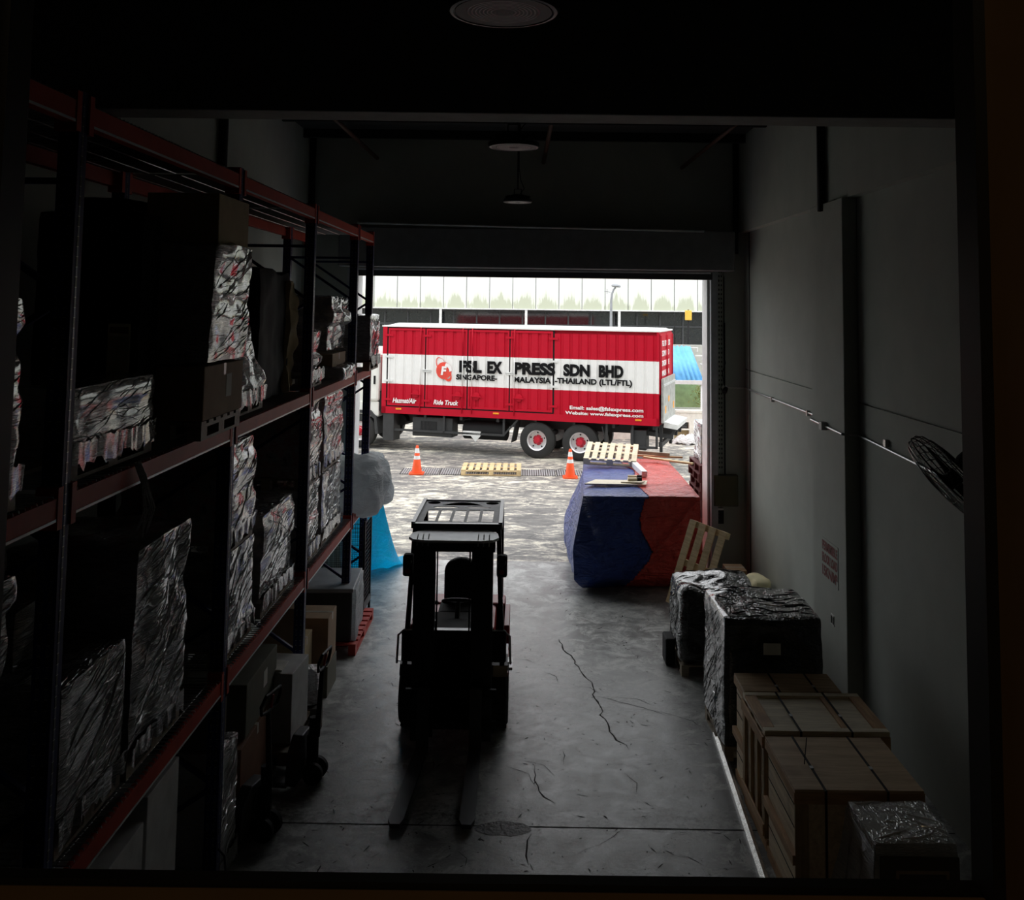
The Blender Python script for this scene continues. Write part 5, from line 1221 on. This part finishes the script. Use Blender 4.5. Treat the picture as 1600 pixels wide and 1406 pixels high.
# annex with blue awning, green wall, white wall
an = thing('annex', 'small white annex with green upper wall behind the lorry tail', 'building', (5.5, 32.4, -.02))
for a, c, z0, z1 in ((-3.0, -.45, 0, .93), (.05, .30, 0, .93), (.62, 4, 0, .93)): MB().box(a, c, 0, .3, z0, z1).build('white_wall', 'annex wall', an)
for a, c in ((-.45, .05), (.30, .62)):
    MB().box(a, c, 0, .3, .58, .93).build('white_wall', 'annex wall', an)
    MB().box(a, c, .12, .3, 0, .33).build('panel', 'carton light', an); MB().box(a, c, .2, .26, .33, .58).build('opening', 'glass dark', an); MB().box(a, c, -.02, .12, .32, .36).build('ledge', 'annex wall', an)
MB().box(-3, 4, -.03, .4, .90, .97).build('coping', 'annex wall', an)
t = MB(); t.prism([(-3, .95), (1.0, .95), (1.0, 1.35), (.30, 1.95), (-3, 1.95)], 1, 1.2, 1.4); t.build('green_wall', 'green wall', an)
MB().box(-3, 4, 3.5, 3.7, 0, 3.0).build('rear_wall', 'grey render', an)
aw = thing('blue_awning', 'blue corrugated awning over the annex behind the lorry tail', 'awning', (5.5, 32.6, 0))
t = MB(); n = 40; vs = []
for k in range(n + 1):
    x = -2.6 + 3.05 * k / n; dz = .035 * math.sin(k * PI * .9)
    vs += [(x + .12, 0, 1.93 + dz), (x - .10, 1.3, 3.02 + dz)]
t.add(vs, [(2 * k, 2 * k + 2, 2 * k + 3, 2 * k + 1) for k in range(n)], True); o = t.build('corrugated_sheet', 'awning blue', aw); o.modifiers.new('s', 'SOLIDIFY').thickness = .01
MB().box(-2.6, .60, -.06, 0, 1.80, 1.93).build('gutter', 'post white', aw); 
MB().tube([(.5, .02, -.02), (.5, .02, 1.85)], .03).build('support_post', 'post white', aw)
for k in range(4):
    o = MB().box(-.06, .20, 0, .15, 0, .03).build('wall_step', 'post white'); o.location = (5.93 + .10 * k, 33.9 - .4 * k, 2.95 - .26 * k)
    tag(o, 'small white bracket shelf right of the blue awning', 'bracket', 'white brackets beside the awning')
    MB().box(.15, .19, 0, .15, -.12, 0).build('bracket_leg', 'post white', o)
# shrub behind the coping
r = random.Random(8); b = MB()
for k in range(420):
    x, y_, z = 6.25 + r.gauss(0, .20), 33.1 + r.gauss(0, .12), 1.45 + r.gauss(0, .28); a = r.uniform(0, 6.3); l = .05 + .05 * r.random(); e_ = r.uniform(-.6, .9)
    d1 = Vector((math.cos(a) * math.cos(e_), math.sin(a) * math.cos(e_), math.sin(e_))) * l; d2 = Vector((-math.sin(a), math.cos(a), .2)) * l * .35; p = Vector((x, y_, max(1.0, z)))
    b.add([p - d1, p - d2, p + d1, p + d2], [(0, 1, 2, 3)])
t = thing('shrub', 'yellowish-green shrub right of the green wall', 'shrub', (0, 0, 0)); b.build('leaves', 'leaf', t)['kind'] = 'stuff'
for k in range(6): MB().tube([(6.25, 33.1, 0), (6.25 + r.gauss(0, .15), 33.1 + r.gauss(0, .08), 1.7)], .012, 5).build('stem', 'batten', t)
load('white_sheet_heap', 'heap of crumpled white plastic on the ground before the annex', 4.85, 5.95, 31.2, 32.0, -.02, .22, 'white plastic', 99, pallet=None, amp=.14, rc=.09, step=.06, taper=.4, tails=False, cat='plastic sheet', goods='sheet')

# ---------------------------------------------------------------- families of repeats
for o in COL.objects:
    if o.parent or 'category' not in o or 'group' in o: continue
    n = o.name.split('.')[0]; x = o.location.x; left = x < -1.5
    g = {'wrapped_pallet': 'film-wrapped pallets on the rack shelves' if o.location.z > 1 else 'film-wrapped goods on the floor', 'carton': 'cartons on and under the rack' if left else 'cartons by the right wall',
         'traffic_cone': 'traffic cones in the yard', 'highbay_lamp': 'high-bay ceiling lamps', 'wooden_crate': 'wooden crates along the right wall', 'black_wrapped_pallet': 'black film-wrapped pallets by the right wall',
         'pallet_truck': 'hand pallet trucks by the rack', 'drain_pipe': 'black vertical wall pipes', 'ceiling_brace': 'brown ceiling braces', 'wooden_pallet': 'wooden pallets', 'white_sack': 'white sacks before the cartons',
         'batten': 'black-ended battens on the tarpaulin', 'dark_carton_stack': 'black-wrapped loads on the middle shelf'}.get(n)
    if g: o['group'] = g
